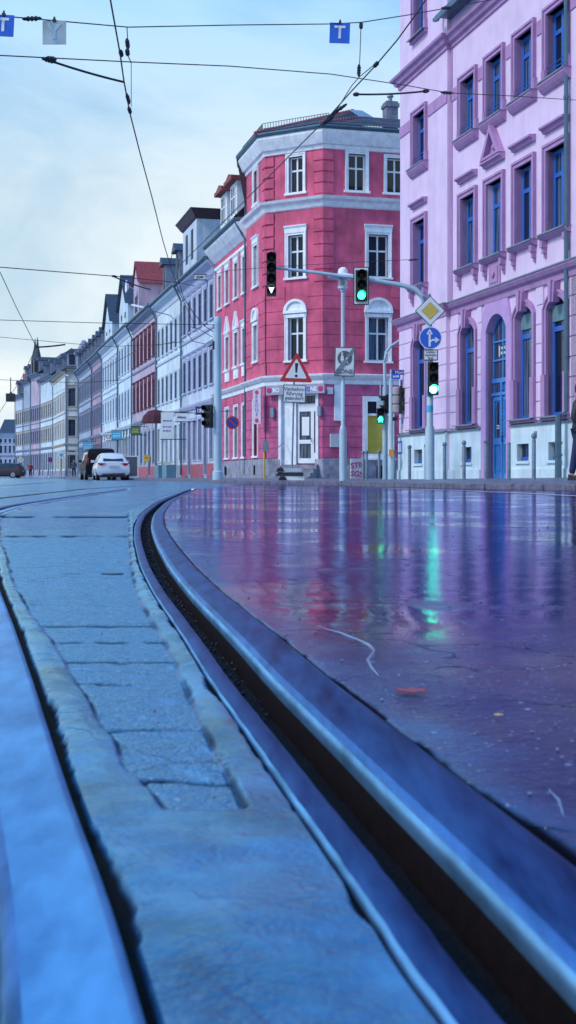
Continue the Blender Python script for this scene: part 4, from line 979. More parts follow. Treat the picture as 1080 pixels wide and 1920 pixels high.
def height(X_, Y_, zone):
    """height and surface kind (slab, sealant, crack) of the roadway at a point"""
    h = noise.noise(Vector((X_*.35, Y_*.35, 0)))*.004*min(1, Y_/6)
    kd = [0, 0, 0]
    n1 = noise.noise(Vector((X_*9, Y_*9, 1.3))); n2 = noise.noise(Vector((X_*38, Y_*38, 5.1)))
    if zone == 'mid':
        lip = Lc(Y_)-LIP; e2 = E2(Y_)
        n3 = noise.noise(Vector((X_*110, Y_*60, 9)))
        sl = SLc(min(Y_, 9))+(Lc(Y_)-Lc(min(Y_, 9)))+n1*.004+n2*.0015; sr = SRc(min(Y_, 4))+(E2(Y_)-E2(min(Y_, 4)))+n1*.010+n2*.003
        if Y_ > 3.5: sr = min(sr, e2+.12)
        w1 = .004+.002*Y_
        ins = sstep(sr-w1*.2, sr+w1, X_)*(1-sstep(sl-w1, sl+w1*.2, X_))*sstep(.955, .975, Y_+n2*.006)
        kd[0] = max(ins*(1-.35*sstep(4.2, 6.5, Y_)), .65*sstep(4.5, 8, Y_)); kd[1] = (1-ins)*(1 if Y_ < 9 else max(0, 1-(Y_-9)/4))
        h += -.0042*ins+n1*.0022*(1-ins)+n2*.0013*ins
        for c, r0 in ((sl, .02), (sr, .02)):          # sealant swells beside the slab, with a dark seam at its edge
            d = (X_-c)*(1 if c is sl else -1)
            if Y_ > .97 and -.002 < d < .045: h += .0035*sstep(.97, 1.3, Y_)*math.sin(min(1, max(0, d/.045))*math.pi)
            if Y_ > .97: q_ = (1-sstep(.001, .004+.0012*Y_, abs(d+.003)))*sstep(-.25, .3, n1+n2*.3); kd[2] = max(kd[2], .6*q_); h -= .0025*q_
        for cy, cw, xa, xb in cracks:
            yc = cy+noise.noise(Vector((X_*14, cy, 3.1)))*.010*cy+n2*.003*cy
            q_ = (1-sstep(cw*.35, cw*.9, abs(Y_-yc))) if xa < X_ < xb else 0; q_ *= max(ins, 1 if Y_ > 4 else 0)*sstep(-.5, .05, n1); kd[2] = max(kd[2], .85*q_); h -= .003*q_
        # ragged joints against the rails
        dj = lip-X_; jw = .0025+max(0, n1+n2*.3)*.010
        q_ = 1-sstep(jw*.4, jw*1.5, dj); h -= .005*q_; kd[2] = max(kd[2], q_)
        dj = X_-e2; jw = .006+.0015*Y_+max(0, n1+n2*.4)*.010
        q_ = 1-sstep(jw*.7, jw*1.3, dj); h -= .006*q_; kd[2] = max(kd[2], q_)
    elif zone == 'right':
        o = X_-(Lc(Y_)+GW+HW)
        jw = .0016+max(0, n1+n2*.3)*.006
        jw += .012*math.exp(-((Y_-.86)/.10)**2)+.004*math.exp(-((Y_-1.35)/.2)**2)*(1 if n1 > 0 else 0)
        q_ = 1-sstep(jw*.6, jw*1.4, o); h -= .002*q_; kd[2] = max(kd[2], q_)
        h += n1*.0016+n2*.0007
        kd[1] = .35*(1-sstep(.02, .06+.02*Y_, o+n1*.06)) if Y_ < 7 else 0
    elif zone == 'left': h += n1*.0016; kd[0] = .65
    return h, kd
def rows():
    ys = []; py = 2300
    while py > 914.8:
        ys.append(HC*F/(py-HY)); py -= (3.0 if py > 960 else 1.6 if py > 930 else .8)
    return ys
YS = [-30, -12, -5, -2, -.5, 0, .15, .28, .38]+[y for y in rows() if y > .4 and y < YE]+[YE]
V, Fc, K = [], [], []
def strip(zone, f, us, ys, side=None):
    """grid between curves; f(u, Y) -> x"""
    k0 = len(V); w_ = len(us)
    for Y in ys:
        for u in us:
            x = f(u, Y)
            if zone and .4 < Y < 22: h, kd = height(x, Y, zone)
            else: h, kd = 0, [.65 if zone in ('left', 'mid') or (zone is None and u < -1.5) else 0, 0, 0]
            kd[0] = 0 if zone == 'right' else kd[0]
            if side == 'both' and (u == us[0] or u == us[-1]) or side == 'r' and u == us[-1] or side == 'l' and u == us[0]: h = -.03; kd = [0, 0, 1]
            if Y == ys[-1] : h = 0
            V.append((x, Y, h)); K.append(kd)
    for j in range(len(ys)-1):
        for i in range(w_-1):
            a = k0+j*w_+i; Fc.append((a, a+1, a+w_+1, a+w_))
e = 1e-4
uu = [0, e*5]+[(i/190+(.5-.5*math.cos(math.pi*i/190)))/2 for i in range(1, 190)]+[1-e*5, 1]
# beyond YE all strips share the same two lines of the road
def taper(Y): return max(0, min(1, (YE-Y)/1.2))
strip('mid', lambda u, Y: E2(Y)+(Lc(Y)-LIP-E2(Y))*u, uu, YS, 'both')
off_r = [0, .0005]+[.004*i for i in range(1, 30)]+[.12+.012*i for i in range(1, 26)]+[.42+.04*i*(1+i*.03) for i in range(1, 32)]+[4, 5, 7, 10, 16, 30, 60, 120]
strip('right', lambda u, Y: Lc(Y)+(GW+HW)*1.0+u, off_r, YS, 'l')
strip('left', lambda u, Y: E2(Y)-(HW+GW+LIP)-u, [120, 50, 20, 8, 4, 2, 1, .6, .4, .25, .15, .1, .06, .03, .012, 0], YS, 'r')
Yf = [YE, 27, 32, 40, 55, 80, 130, 220, 400, 900, 2000]
xs_ = sorted({E2(YE)-.2, E2(YE)+.1, Lc(YE)-.2, Lc(YE)+.5, -900, -200, -60, -20, -8, 1, 3, 8, 20, 60, 200, 900, E2(YE)-(HW+GW+LIP), E2(YE), Lc(YE)-LIP, Lc(YE)+GW+HW})
strip(None, lambda u, Y: u*(1 if Y < 100 else 1+(Y-100)/1000*2), xs_, Yf)
me = bpy.data.meshes.new('roadway'); me.from_pydata(V, [], Fc); me.update()
ca = me.color_attributes.new('kind', 'FLOAT_COLOR', 'POINT')
ca.data.foreach_set('color', [c for k in K for c in (*k, 1)])
me.polygons.foreach_set('use_smooth', [True]*len(me.polygons)); me.materials.append(M['road'])
road = link('road', me); tag(road, kind='structure')
# ---- grooved tram rails
def rail(label, cx, sgn, y_end, group='grooved tram rails', top='rail'):
    """cx(Y): x of the groove edge on the lip side; sgn=+1 when the head is to the right of the groove"""
    t = thing('tram_rail', label, 'tram rail', (0, 0, 0), 0, group)
    ys = [.12, .25]+[y for y in rows()[::2] if y > .38 and y < y_end]+[y_end]
    def prof(name, P, m, smooth=True, ang=50, wob=0):
        mb = MB(); n_ = len(P)
        for Y in ys:
            c = cx(Y)
            for o, z in P:
                jj = noise.noise(Vector((Y*30, o*9, 4)))*wob
                mb.v.append((c+sgn*(o+jj), Y, z+jj*.4))
        for j in range(len(ys)-1):
            for i in range(n_-1): a = j*n_+i; mb.f.append((a, a+1, a+n_+1, a+n_))
        ob = mb.build(name, m, t); 
        for p in ob.data.polygons: p.use_smooth = True
        return ob
    w_ = GW-.047
    flat = top == 'rail_pale'
    prof('highlight_falloff', [(o+w_, z) for o, z in ((.0455, -.0040), (.0478, -.0022), (.051, -.0006), (.0535, -.0001))], M['rail_half_highlight'])  # strip added to fade the painted highlight softly into the head
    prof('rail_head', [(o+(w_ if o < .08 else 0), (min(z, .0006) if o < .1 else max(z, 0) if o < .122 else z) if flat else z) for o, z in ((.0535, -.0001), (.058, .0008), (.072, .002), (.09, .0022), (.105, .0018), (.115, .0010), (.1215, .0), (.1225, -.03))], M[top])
    prof('gauge_corner', [(o+w_, z) for o, z in ((.0405, -.018), (.0415, -.012), (.0428, -.0085), (.045, -.0046), (.0478, -.0022))], M['rail_highlight'])
    prof('rail_web', [(.036+w_, -.05), (.0385+w_, -.034), (.0395+w_, -.024), (.0405+w_, -.018)], M['rail_side'])
    prof('guard_lip', [(-.0245, -.0006), (-.021, .0003), (-.012, .0004), (-.004, -.0006), (-.001, -.0025), (0, -.005), (.001, -.012)], M['rail'], wob=.0008)
    prof('lip_edge', [(-.0295, -.03), (-.029, -.007), (-.0275, -.0028), (-.0245, -.0006)], M['rail_highlight'], wob=.0008)
    prof('lip_wall', [(.001, -.012), (.003, -.05)], M['rail_side'])
    prof('groove_bed', [(.003, -.047), (.012, -.044), (.022, -.0455), (.034, -.043), (.05, -.047)], M['grime'], wob=.003)
    return t
rail('curved grooved tram rail sweeping from the lower right corner into the street', Lc, 1, YE)
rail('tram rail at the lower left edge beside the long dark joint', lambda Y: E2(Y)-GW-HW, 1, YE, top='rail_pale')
# grit and leaf bits lying in the groove
m = MB(); rr = random.Random(5)
for k in range(700):
    Y = 1.5*(9/1.5)**rr.random(); x = Lc(Y)+rr.uniform(.006, .046); s_ = rr.uniform(.0006, .002)*(1+Y*.25); z = -.043+rr.uniform(0, .008)
    m.lathe([(.3*s_, -s_), (s_, -.2*s_), (.8*s_, .6*s_), (.2*s_, s_)], x, Y, 5, z)
tag(m.build('groove_grit', mat('wet_brown_grit', (.06, .03, .035), .4, var=.5, vs=90)), 'brown grit and leaf crumbs lying in the rail groove', 'grit', kind='stuff')
m = MB(); rr = random.Random(8)
for k in range(260):
    Y = .9*(14/.9)**rr.random(); px = rr.uniform(0, 1080); x = (px-540)/F*Y
    if -.05 < x-Lc(Y) < .14 or abs(x-E2(Y)) < .1: continue
    s_ = rr.uniform(.0006, .0018)*(1+Y*.2); m.lathe([(.5*s_, -.5*s_), (s_, 0), (.7*s_, .6*s_)], x, Y, 6, .0015)
tag(m.build('loose_grit', mat('loose_stone_grit', (.2, .22, .3), .5, var=.5, vs=90)), 'small loose stones scattered over the wet roadway', 'grit', kind='stuff')
leafm = mat('fallen_leaf', (.30, .03, .05), .4, var=.4, vs=80)
for i, (px, py, lab) in enumerate(((772, 1302, 'wet reddish fallen leaf on the asphalt right of the rail'), (935, 1348, 'small pale speck of litter on the asphalt far right'))):
    p = G(px, py); p.z = .004
    m = MB(); k = .017 if i == 0 else .004; pts = [(k*math.cos(a)*(1.25 if j % 2 else .8), k*.8*math.sin(a)*(1.2 if j % 2 else .85)) for j, a in enumerate([q*math.pi/6 for q in range(12)])]
    m.vprism(pts, 0, .0012); o = m.build('leaf' if i == 0 else 'litter_speck', leafm if i == 0 else M['yellow_sign'], loc=p); tag(o, lab, 'leaf' if i == 0 else 'litter')
m = MB(); pts = [(588, 1170), (612, 1180), (640, 1188), (668, 1198), (694, 1210), (702, 1221), (690, 1238), (696, 1250), (712, 1268)]
pp_ = [G(*p)+Vector((0, 0, -.0006)) for p in pts]; m.tube(pp_, [.0008, .002, .003, .0022, .0028, .0024, .003, .002, .0006], 7)
pp_ = [G(*p)+Vector((0, 0, -.0006)) for p in ((1020, 1462), (1032, 1485), (1048, 1500), (1056, 1530), (1058, 1548))]; m.tube(pp_, [.0005, .0014, .0018, .0014, .0004], 7)
tag(m.build('road_crack_filler', mat('bitumen_drip', (.10, .2, .34), .25), smooth=True), kind='structure')
# thin far rails crossing to the left, flush in the road
def flat_line(name, pts, w_, m, z=.004, label=None, cat=None, kind=None, group=None):
    mb = MB(); P = [G(*p) for p in pts]; Q = []
    for i, p in enumerate(P):
        d = (P[min(i+1, len(P)-1)]-P[max(0, i-1)]).normalized(); nn = Vector((-d.y, d.x, 0)); Q += [tuple(p+nn*w_/2+Vector((0, 0, z))), tuple(p-nn*w_/2+Vector((0, 0, z)))]
    mb.add(Q, [(2*i, 2*i+1, 2*i+3, 2*i+2) for i in range(len(P)-1)])
    o = mb.build(name, m); tag(o, label, cat, group, kind); return o
flat_line('tram_rail', [(-60, 941), (60, 928), (160, 917), (250, 911.5), (300, 909.5)], .07, M['dark'], .007, 'far dark tram rail crossing the road surface from the left edge', 'tram rail', None, 'grooved tram rails')
flat_line('tram_rail', [(-60, 914), (30, 909.5), (80, 906), (110, 904)], .09, M['dark'], .007, 'short dark far tram rail at the left edge before the cars', 'tram rail', None, 'grooved tram rails')
flat_line('road_marking', [(730, 916.2), (860, 920.5), (980, 925.5), (1120, 933)], .11, M['paint'], .008, kind='structure')
# ---- pavement and kerb
kp = [(1500, 947), (1250, 928), (1080, 919), (960, 917.3), (860, 915.8), (740, 912.8), (640, 910), (560, 908.6), (470, 907.6), (410, 906.8), (392, 905.2)]
KB = [G(*p) for p in kp]
KB += [fP(s, 9.0) for s in (44.5, 50, 58, 70, 90, 120, 158)]
KB = [Vector((30, 9, 0)), Vector((12, 16.5, 0))]+KB
for p in KB: p.z = 0
m = MB(); n_ = len(KB); W_ = .13
def s_of(p): return p.x*DX+p.y*DY
vs, fc = [], []
for p in KB:
    s = s_of(p); f = fP(s, DF+.3) if s < 160 else fP(s, DF+.3)
    d0 = .10; d1 = .13+.09*max(0, min(1, (40-s)/14)) if s < 40 else .13
    if s < 40: d1 = .13+.09*max(0, min(1, (40-s)/13))
    vn = (f-p)
    for q in range(7):
        t_ = q/6; v = p+vn*t_; off_ = vn.normalized()*W_ if q == 0 else Vector((0, 0, 0))
        vs.append((v.x+off_.x, v.y+off_.y, d0+(d1-d0)*t_))
for j in range(n_-1):
    for i in range(6): a = j*7+i; fc.append((a, a+1, a+8, a+7))
m.add(vs, fc); pv = m.build('pavement', M['pave'], smooth=True); tag(pv, kind='structure')
m = MB(); pts_ = []
for p, q in zip(KB[:-1], KB[1:]):
    L_ = (q-p).length
    if p.y > 90: continue
    n2_ = max(1, round(L_/1.0)); pts_ += [(p.lerp(q, i/n2_), p.lerp(q, (i+1)/n2_)) for i in range(n2_)]
rr = random.Random(4)
for p, q in pts_:                                   # granite kerb stones with open joints
    d = (q-p).normalized(); nn = Vector((d.y, -d.x, 0)); nn = -nn if nn.x < 0 else nn
    a_, b_ = p+d*.012, q-d*.012; dz = rr.uniform(-.006, .006); k = len(m.v); prof_ = ((0, -.05), (0, .085+dz), (.015, .1+dz), (.135, .105+dz), (.14, -.05))
    for e_ in (a_, b_):
        for o, z in prof_: m.v.append((e_.x+nn.x*o, e_.y+nn.y*o, z))
    m.f += [(k+i, k+i+1, k+i+6, k+i+5) for i in range(4)]+[(k, k+1, k+2, k+3, k+4), (k+9, k+8, k+7, k+6, k+5)]
tag(m.build('kerb', M['kerb']), kind='structure')
P = [fP(39, DF-.1), fP(58, DF-.1), fP(58, DF+40), fP(39, DF+40)]
m = MB(); m.add([(p.x, p.y, .126) for p in P], [(0, 1, 2, 3)]); tag(m.build('side_pavement', M['pave']), kind='structure')
def pave_z(x, y):
    s = x*DX+y*DY; D = x*DY-y*DX
    d1 = .13+.09*max(0, min(1, (40-s)/13)) if s < 40 else .13
    # kerb distance at this s
    for a, b in zip(KB[:-1], KB[1:]):
        sa, sb = s_of(a), s_of(b)
        if min(sa, sb) <= s <= max(sa, sb) and abs(sb-sa) > 1e-6:
            k = (s-sa)/(sb-sa); q = a.lerp(b, k); D0 = q.x*DY-q.y*DX; return .10+(d1-.10)*max(0, min(1, (D-D0)/(DF+.3-D0)))
    return .1
# ================================================================== street furniture
def at(px, Y): x = (px-540)/F*Y; return Vector((x, Y, pave_z(x, Y)))
def zz(py, Y, base=0): return HC+(HY-py)/F*Y-base
# bollards
def bollard(ball=True):
    t = thing('bollard', 'x', 'bollard', (0, 0, 0), 0, 'bollards along the kerb')
    m = MB(); m.lathe([(.045, 0), (.045, .82), (.04, .84)], 0, 0, 12); m.build('post', M['galv'], t, smooth=True)
    m = MB(); m.lathe([(.036, .84), (.036, .86), (.056, .88), (.062, .91), (.05, .95), (.02, .97)], 0, 0, 12)
    if ball: m.build('cap', M['galv'], t, smooth=True)
    return t
b0 = bollard(); b1 = bollard(False)
blist = [(768, 36.0, 'leftmost bollard before the lilac building, at its corner'), (799, 34.5, 'bollard close beside the pole with the round blue sign'), (833.5, 33.2, 'bollard just right of the pole with the round blue sign'),
 (870, 31.8, 'bollard before the second basement window of the lilac building'), (911, 30.4, 'bollard just left of the blue double door'), (954, 29.2, 'capless flat-topped bollard right of the blue double door'),
 (1001, 27.8, 'bollard between the two right basement windows, tallest in the photo'),
 (681, 43.5, 'leftmost of the bollards before the pink side face, by the graffiti cabinet'), (687.5, 42.5, 'second bollard from the graffiti cabinet, before the yellow shop window'), (711, 42.0, 'bollard just left of the pedestrian signal pole'), (739, 41.0, 'bollard right of the push-button pole'),
 (1110, 26.0, None)]
used0 = False
for i, (px, Y, lab) in enumerate(blist):
    if lab is None: continue
    p = at(px, Y)
    if px == 954: b1.location = p; b1['label'] = lab; continue
    if not used0: b0.location = p; b0['label'] = lab; used0 = True; o = b0
    else: o = copy_thing(b0, p, label=lab)
    if px == 1001: o.scale = (1, 1, 1.04)
# lamp post with zone sign
def sign_plate(par, name, w_, h, x, z, y, face, edge='steel_back', rnd=.04, border=None, ry=0):
    """a rounded plate with a rim; returns the plate object (face toward -y)"""
    def rr_(w, h, r):
        P = []
        for cx, cz, a0 in ((w/2-r, h/2-r, 0), (-w/2+r, h/2-r, 90), (-w/2+r, -h/2+r, 180), (w/2-r, -h/2+r, 270)):
            for k in range(4): a = R(a0+k*30); P.append((cx+r*math.cos(a), cz+r*math.sin(a)))
        return P
    m = MB(); m.prism(rr_(w_, h, rnd), y-.006, y+.012); o = m.build(name, M[edge] if not border else M[border], par, loc=(x, 0, z))
    if ry: o.rotation_euler = (0, ry, 0)
    m = MB(); i_ = .03 if border else .012; m.prism(rr_(w_-2*i_, h-2*i_, max(.01, rnd-i_)), y-.010, y-.005); m.build('face', M[face], o)
    return o
Y = 35.0; p = at(643, Y); lp = thing('street_lamp', 'grey street lamp post with a wide mushroom hood and a crossed-out zone sign', 'street lamp', p)
B0 = p.z; k = Y/F
m = MB(); zl = zz(548, Y, B0)
m.lathe([(.10, 0), (.10, 1.35), (.075, 1.48), (.055, 1.52), (.052, zl), (.08, zl+.02), (.08, zl+.05)], 0, 0, 14); m.build('pole', M['mast'], lp, smooth=True)
zh = zz(520, Y, B0)
m = MB(); m.lathe([(.04, zl+.05), (.13, zl+.1), (.145, zl+.16), (.1, zl+.18)], 0, 0, 16)
for a in range(4): q = a*math.pi/2+.4; m.tube([(.125*math.cos(q), .125*math.sin(q), zl+.12), (.125*math.cos(q), .125*math.sin(q), zh)], .009, 5)
m.lathe([(.14, zh-.03), (.41, zh-.01), (.43, zh+.01), (.3, zh+.06), (.13, zh+.10), (.14, zh+.14), (.12, zh+.22), (.06, zh+.27), (.01, zh+.28)], 0, 0, 20)
m.build('lantern_hood', M['white_trim'], lp, smooth=True)
m = MB(); m.lathe([(.105, zl+.17), (.11, zh-.03)], 0, 0, 14); gl = m.build('lantern_glass', M['glass_clear'], lp, smooth=True)
gm = M['glass_clear'].node_tree.nodes['Principled BSDF']; gm.inputs['Transmission Weight'].default_value = .75
m = MB(); m.lathe([(.04, zl+.18), (.05, zl+.22), (.05, zl+.33), (.02, zl+.4)], 0, 0, 10); m.build('lamp_bulb', M['white_frame'], lp, smooth=True)
zs = zz(679, Y, B0); sx = (646-643)*k
pl = sign_plate(lp, 'zone_sign', .56, .80, sx, zs, -.10, 'white_sign', border='grey_sign', ry=R(1.5))
m = MB(); m.ylathe([(.2, -.112), (.2, -.118)], 0, .10, 28); gz = m.build('disc', M['grey_sign'], pl)
m = MB()
m.lathe([(.005, .19), (.028, .2), (.028, .235), (.01, .25)], -.07, -.125, 8); m.prism([(-.10, .19), (-.045, .19), (-.02, .03), (-.12, .03)], -.124, -.119); m.prism([(-.09, .03), (-.07, .03), (-.075, -.03), (-.09, -.03)], -.124, -.119); m.prism([(-.06, .03), (-.045, .03), (-.045, -.03), (-.06, -.03)], -.124, -.119)
m.lathe([(.005, .06), (.022, .07), (.022, .095), (.008, .105)], .06, -.125, 8); m.prism([(.04, .06), (.08, .06), (.09, -.02), (.03, -.02)], -.124, -.119); m.prism([(.03, -.02), (.045, -.02), (.045, -.06), (.03, -.06)], -.124, -.119); m.prism([(.075, -.02), (.09, -.02), (.1, -.06), (.085, -.06)], -.124, -.119)
m.build('figures', M['white_sign'], pl)
m = MB(); m.prism([(-.255, -.36), (-.16, -.36), (.255, .32), (.255, .37), (.20, .37), (-.255, -.27)], -.129, -.124); m.build('slash', mat('grey_slash_print', (.2, .23, .27), .5), pl)
text('lettering', 'ZONE', .17, M['grey_sign'], pl, (.0, -.131, -.27), bold=.003)
# signal mast with the arm over the road
def lensed(par, x, z, y0, n_lens=3, on=None, hw=.15, pitch=.31, board=None, on_mat='green_lamp', name='signal_head', rot=0, w_=None, loc=None):
    """a traffic light head; lenses toward -y"""
    H = pitch*n_lens; m = MB(); m.box(-hw, hw, -.12, .1, -H/2, H/2)
    o = m.build(name, M['black'], par, loc=loc or (x, y0, z), rot=rot)
    if board:
        m = MB(); P = [(-board[0]/2, -board[1]/2), (board[0]/2, -board[1]/2), (board[0]/2, board[1]/2), (-board[0]/2, board[1]/2)]; m.prism(P, .0, .02)
        b = m.build('back_board', M['black'], o)
        m = MB(); i1, i2 = .025, .085
        Pi = lambda d: [(-board[0]/2+d, -board[1]/2+d), (-board[0]/2+d, board[1]/2-d), (board[0]/2-d, board[1]/2-d), (board[0]/2-d, -board[1]/2+d)]
        ring(m, Pi(i2), Pi(i1), -.006, .0, True); m.build('board_edge', M['white_sign'], o)
    for j in range(n_lens):
        zc = H/2-pitch*(j+.5); lit = on is not None and j == on
        m = MB(); m.ylathe([(.1, -.12), (.095, -.135), (.05, -.15), (.01, -.152)], 0, zc, 18); m.build('lens', M[on_mat] if lit else M['lens_off'], o)
        m = MB(); n_ = 12                                   # visor: a hood round the upper part
        for q in range(n_):
            a0, a1 = R(-25+230*q/n_), R(-25+230*(q+1)/n_)
            d0, d1 = .11+.11*math.sin((q/n_)*math.pi), .11+.11*math.sin(((q+1)/n_)*math.pi)
            for r in (.112, .122): m.quad((r*math.cos(a0), -.12, zc+r*math.sin(a0)), (r*math.cos(a1), -.12, zc+r*math.sin(a1)), (r*math.cos(a1), -.12-d1, zc+r*math.sin(a1)), (r*math.cos(a0), -.12-d0, zc+r*math.sin(a0)))
        m.build('visor', M['black'], o)
    return o
Y = 33.3; p = at(806, Y); k = Y/F; B0 = p.z
ms = thing('signal_mast', 'grey signal mast with arm over the road, yellow diamond and round blue arrow sign', 'signal mast', p)
xx = lambda px: (px-806)*k
m = MB(); top = zz(600, Y, B0)
m.lathe([(.12, 0), (.12, 1.32), (.085, 1.42), (.08, top-.2)], 0, 0, 14)
m.tube([(0, 0, top-.3), (xx(801), 0, zz(585, Y, B0)), (xx(792), 0, zz(556, Y, B0)), (xx(778), 0, zz(542, Y, B0)), (xx(755), 0, zz(535, Y, B0)), (xx(720), 0, zz(529, Y, B0)), (xx(690), 0, zz(524, Y, B0)), (xx(600), 0, zz(512, Y, B0)), (xx(516), 0, zz(502, Y, B0))], [.08, .075, .075, .07, .065, .06, .055, .045, .038], 12)
m.build('pole', M['mast'], ms, smooth=True)
m = MB(); m.lathe([(.05, zz(600, Y, B0)), (.05, zz(556, Y, B0))], xx(805), -.02, 10); m.lathe([(.03, zz(558, Y, B0)), (.045, zz(553, Y, B0)), (.02, zz(551, Y, B0))], xx(805), -.02, 8); m.build('sign_tube', M['galv'], ms)
m = MB(); c = (xx(805.5), zz(584, Y, B0)); r = 28.5*k
def diamond(r, y0, y1, nm, mm, par):
    m = MB(); m.prism([(c[0]+r, c[1]), (c[0], c[1]+r), (c[0]-r, c[1]), (c[0], c[1]-r)], y0, y1); return m.build(nm, M[mm], par)
dd = diamond(r, -.13, -.11, 'priority_sign', 'grey_sign', ms); diamond(r-.03, -.136, -.129, 'face', 'white_sign', dd); diamond(r*.58, -.140, -.135, 'inner_edge', 'grey_sign', dd); diamond(r*.55, -.144, -.139, 'yellow_field', 'yellow_sign', dd)
c = (xx(806), zz(634.5, Y, B0)); r = 21*k
m = MB(); m.ylathe([(r, -.11), (r, -.13)], c[0], c[1], 32); rs = m.build('direction_sign', M['white_sign'], ms)
m = MB(); m.ylathe([(r-.02, -.129), (r-.02, -.136)], c[0], c[1], 32); m.build('face', M['blue_sign'], rs)
m = MB(); q = r/21; X0, Z0 = c; A = lambda pts: m.prism([(X0+x*q, Z0+z*q) for x, z in pts], -.142, -.135)
A([(-3.4, -16), (.4, -16), (.4, 8.5), (-3.4, 8.5)]); A([(-7.5, 7), (-1.5, 17), (4.5, 7), (1.8, 6), (-1.5, 12), (-4.8, 6)])
A([(.4, -8), (.4, -4.5), (3.5, -2.2), (11, -2.2), (11, -5.6), (4.5, -5.6)]); A([(9.2, 1.8), (17, -3.9), (9.2, -9.6), (8, -7), (12.2, -3.9), (8, -.8)])
m.build('arrows', M['white_sign'], rs)
pl = sign_plate(ms, 'text_plate', 28*k, 21*k, xx(806.5), zz(666.5, Y, B0), -.11, 'white_sign', border='grey_sign', rnd=.03)
text('lettering', 'Linien-\nverkehr\nfrei', .095, M['grey_sign'], pl, (0, -.123, .0), bold=.002)
lensed(ms, xx(810.5), zz(711, Y, B0), -.12, on=2, pitch=20.3*k, hw=.135, on_mat='green_bright')
lensed(ms, xx(677), zz(537, Y, B0), -.08, on=2, pitch=19*k, hw=.15, board=(29*k, 71*k), name='overhead_signal')
hd = lensed(ms, xx(509), zz(515, Y, B0), 0, n_lens=4, on=None, hw=.125, pitch=20*k, name='tram_signal')
m = MB(); z = -1.5*20*k+.0; m.prism([(-.07, z+.06), (.07, z+.06), (0, z-.09)], -.17, -.155); m.build('lit_triangle', M['white_lamp'], hd)
m = MB(); m.box(-.03, .03, -.02, .02, .55, .62); m.build('bracket', M['galv'], hd)
m = MB(); 
for z, w_ in ((2.5, .125), (2.15, .125), (1.75, .125)): m.lathe([(.086, z), (.087, z+.18)], 0, 0, 14)
m.build('sticker', M['cyan_sign'] if 'cyan_sign' in M else M['blue_sign'], ms)
# temporary warning sign on a thin post, its rubber feet stacked beside it
Y = 40.0; p = at(547, Y); k = Y/F; B0 = p.z; x_ = lambda px: (px-547)*k
ws = thing('roadworks_sign', 'red-edged warning triangle with exclamation mark above a text plate on a leaning thin post', 'road sign', p)
m = MB(); m.tube([(0, 0, 0), (x_(552), 0, zz(690, Y, B0))], .028, 8); m.build('post', M['galv'], ws)
cz = zz(697, Y, B0); cx = x_(552)
def tri(pts, y0, y1, nm, mm, par):
    m = MB(); m.prism(pts, y0, y1); return m.build(nm, M[mm], par)
def rtri(s_):   # rounded triangle scaled about its centre
    A_ = [(0, 36*k), (-31.5*k, -20.5*k), (31.5*k, -20.5*k)]; P = []
    for i in range(3):
        a, b, c_ = Vector(A_[i-1]), Vector(A_[i]), Vector(A_[(i+1) % 3]); r_ = 4*k
        for d in ((a-b).normalized()*r_, ((a-b).normalized()+(c_-b).normalized())*r_*.33, (c_-b).normalized()*r_): P.append(b+d)
    return [(cx+v.x*s_, cz+v.y*s_) for v in P]
tt = tri(rtri(1), -.06, -.045, 'warning_triangle', 'red_sign', ws); tri([(cx+(x-cx), z-.0) for x, z in rtri(.66)], -.066, -.059, 'face', 'white_sign', tt); tt.rotation_euler = (0, R(2), 0); tt.location = (-.06, 0, .02)
m = MB(); m.prism([(cx-.05, cz+15*k), (cx+.05, cz+15*k), (cx+.025, cz-3*k), (cx-.025, cz-3*k)], -.072, -.065); m.ylathe([(.045, -.065), (.045, -.072)], cx, cz-9*k, 14); m.build('exclamation_mark', M['black'], tt)
pl = sign_plate(ws, 'text_plate', 43*k, 34*k, x_(552), zz(738.5, Y, B0), -.05, 'white_sign', border='grey_sign', rnd=.04, ry=R(2))
text('lettering', 'Verkehrs-\nführung\ngeändert', .165, M['grey_sign'], pl, (0, -.063, 0), bold=.002)
for i, lab in enumerate(('bottom pale foot plate of the stack below the warning sign', 'middle dark rubber foot plate of the stack below the warning sign', 'top grey foot plate of the stack below the warning sign')):
    Yf_ = 39.2; q = at(544, Yf_); z = q.z+.13*i+.001
    t = thing('foot_plate', lab, 'foot plate', (q.x+(.05, 0, -.02)[i], q.y, z), R((4, -3, 2)[i]), 'stacked sign foot plates')
    m = MB(); m.vprism([(-.36, -.2), (.36, -.2), (.4, -.14), (.4, .14), (.36, .2), (-.36, .2)], 0, .11); m.build('slab', M[('paper', 'dark', 'utility')[i]], t)
    m = MB(); m.prism([(-.42, 0), (-.16, 0), (-.22, .12), (-.36, .12)], -.215, -.05); m.box(-.31, -.27, -.225, -.1, .1, .125); m.build('grip', M['dark'], t)
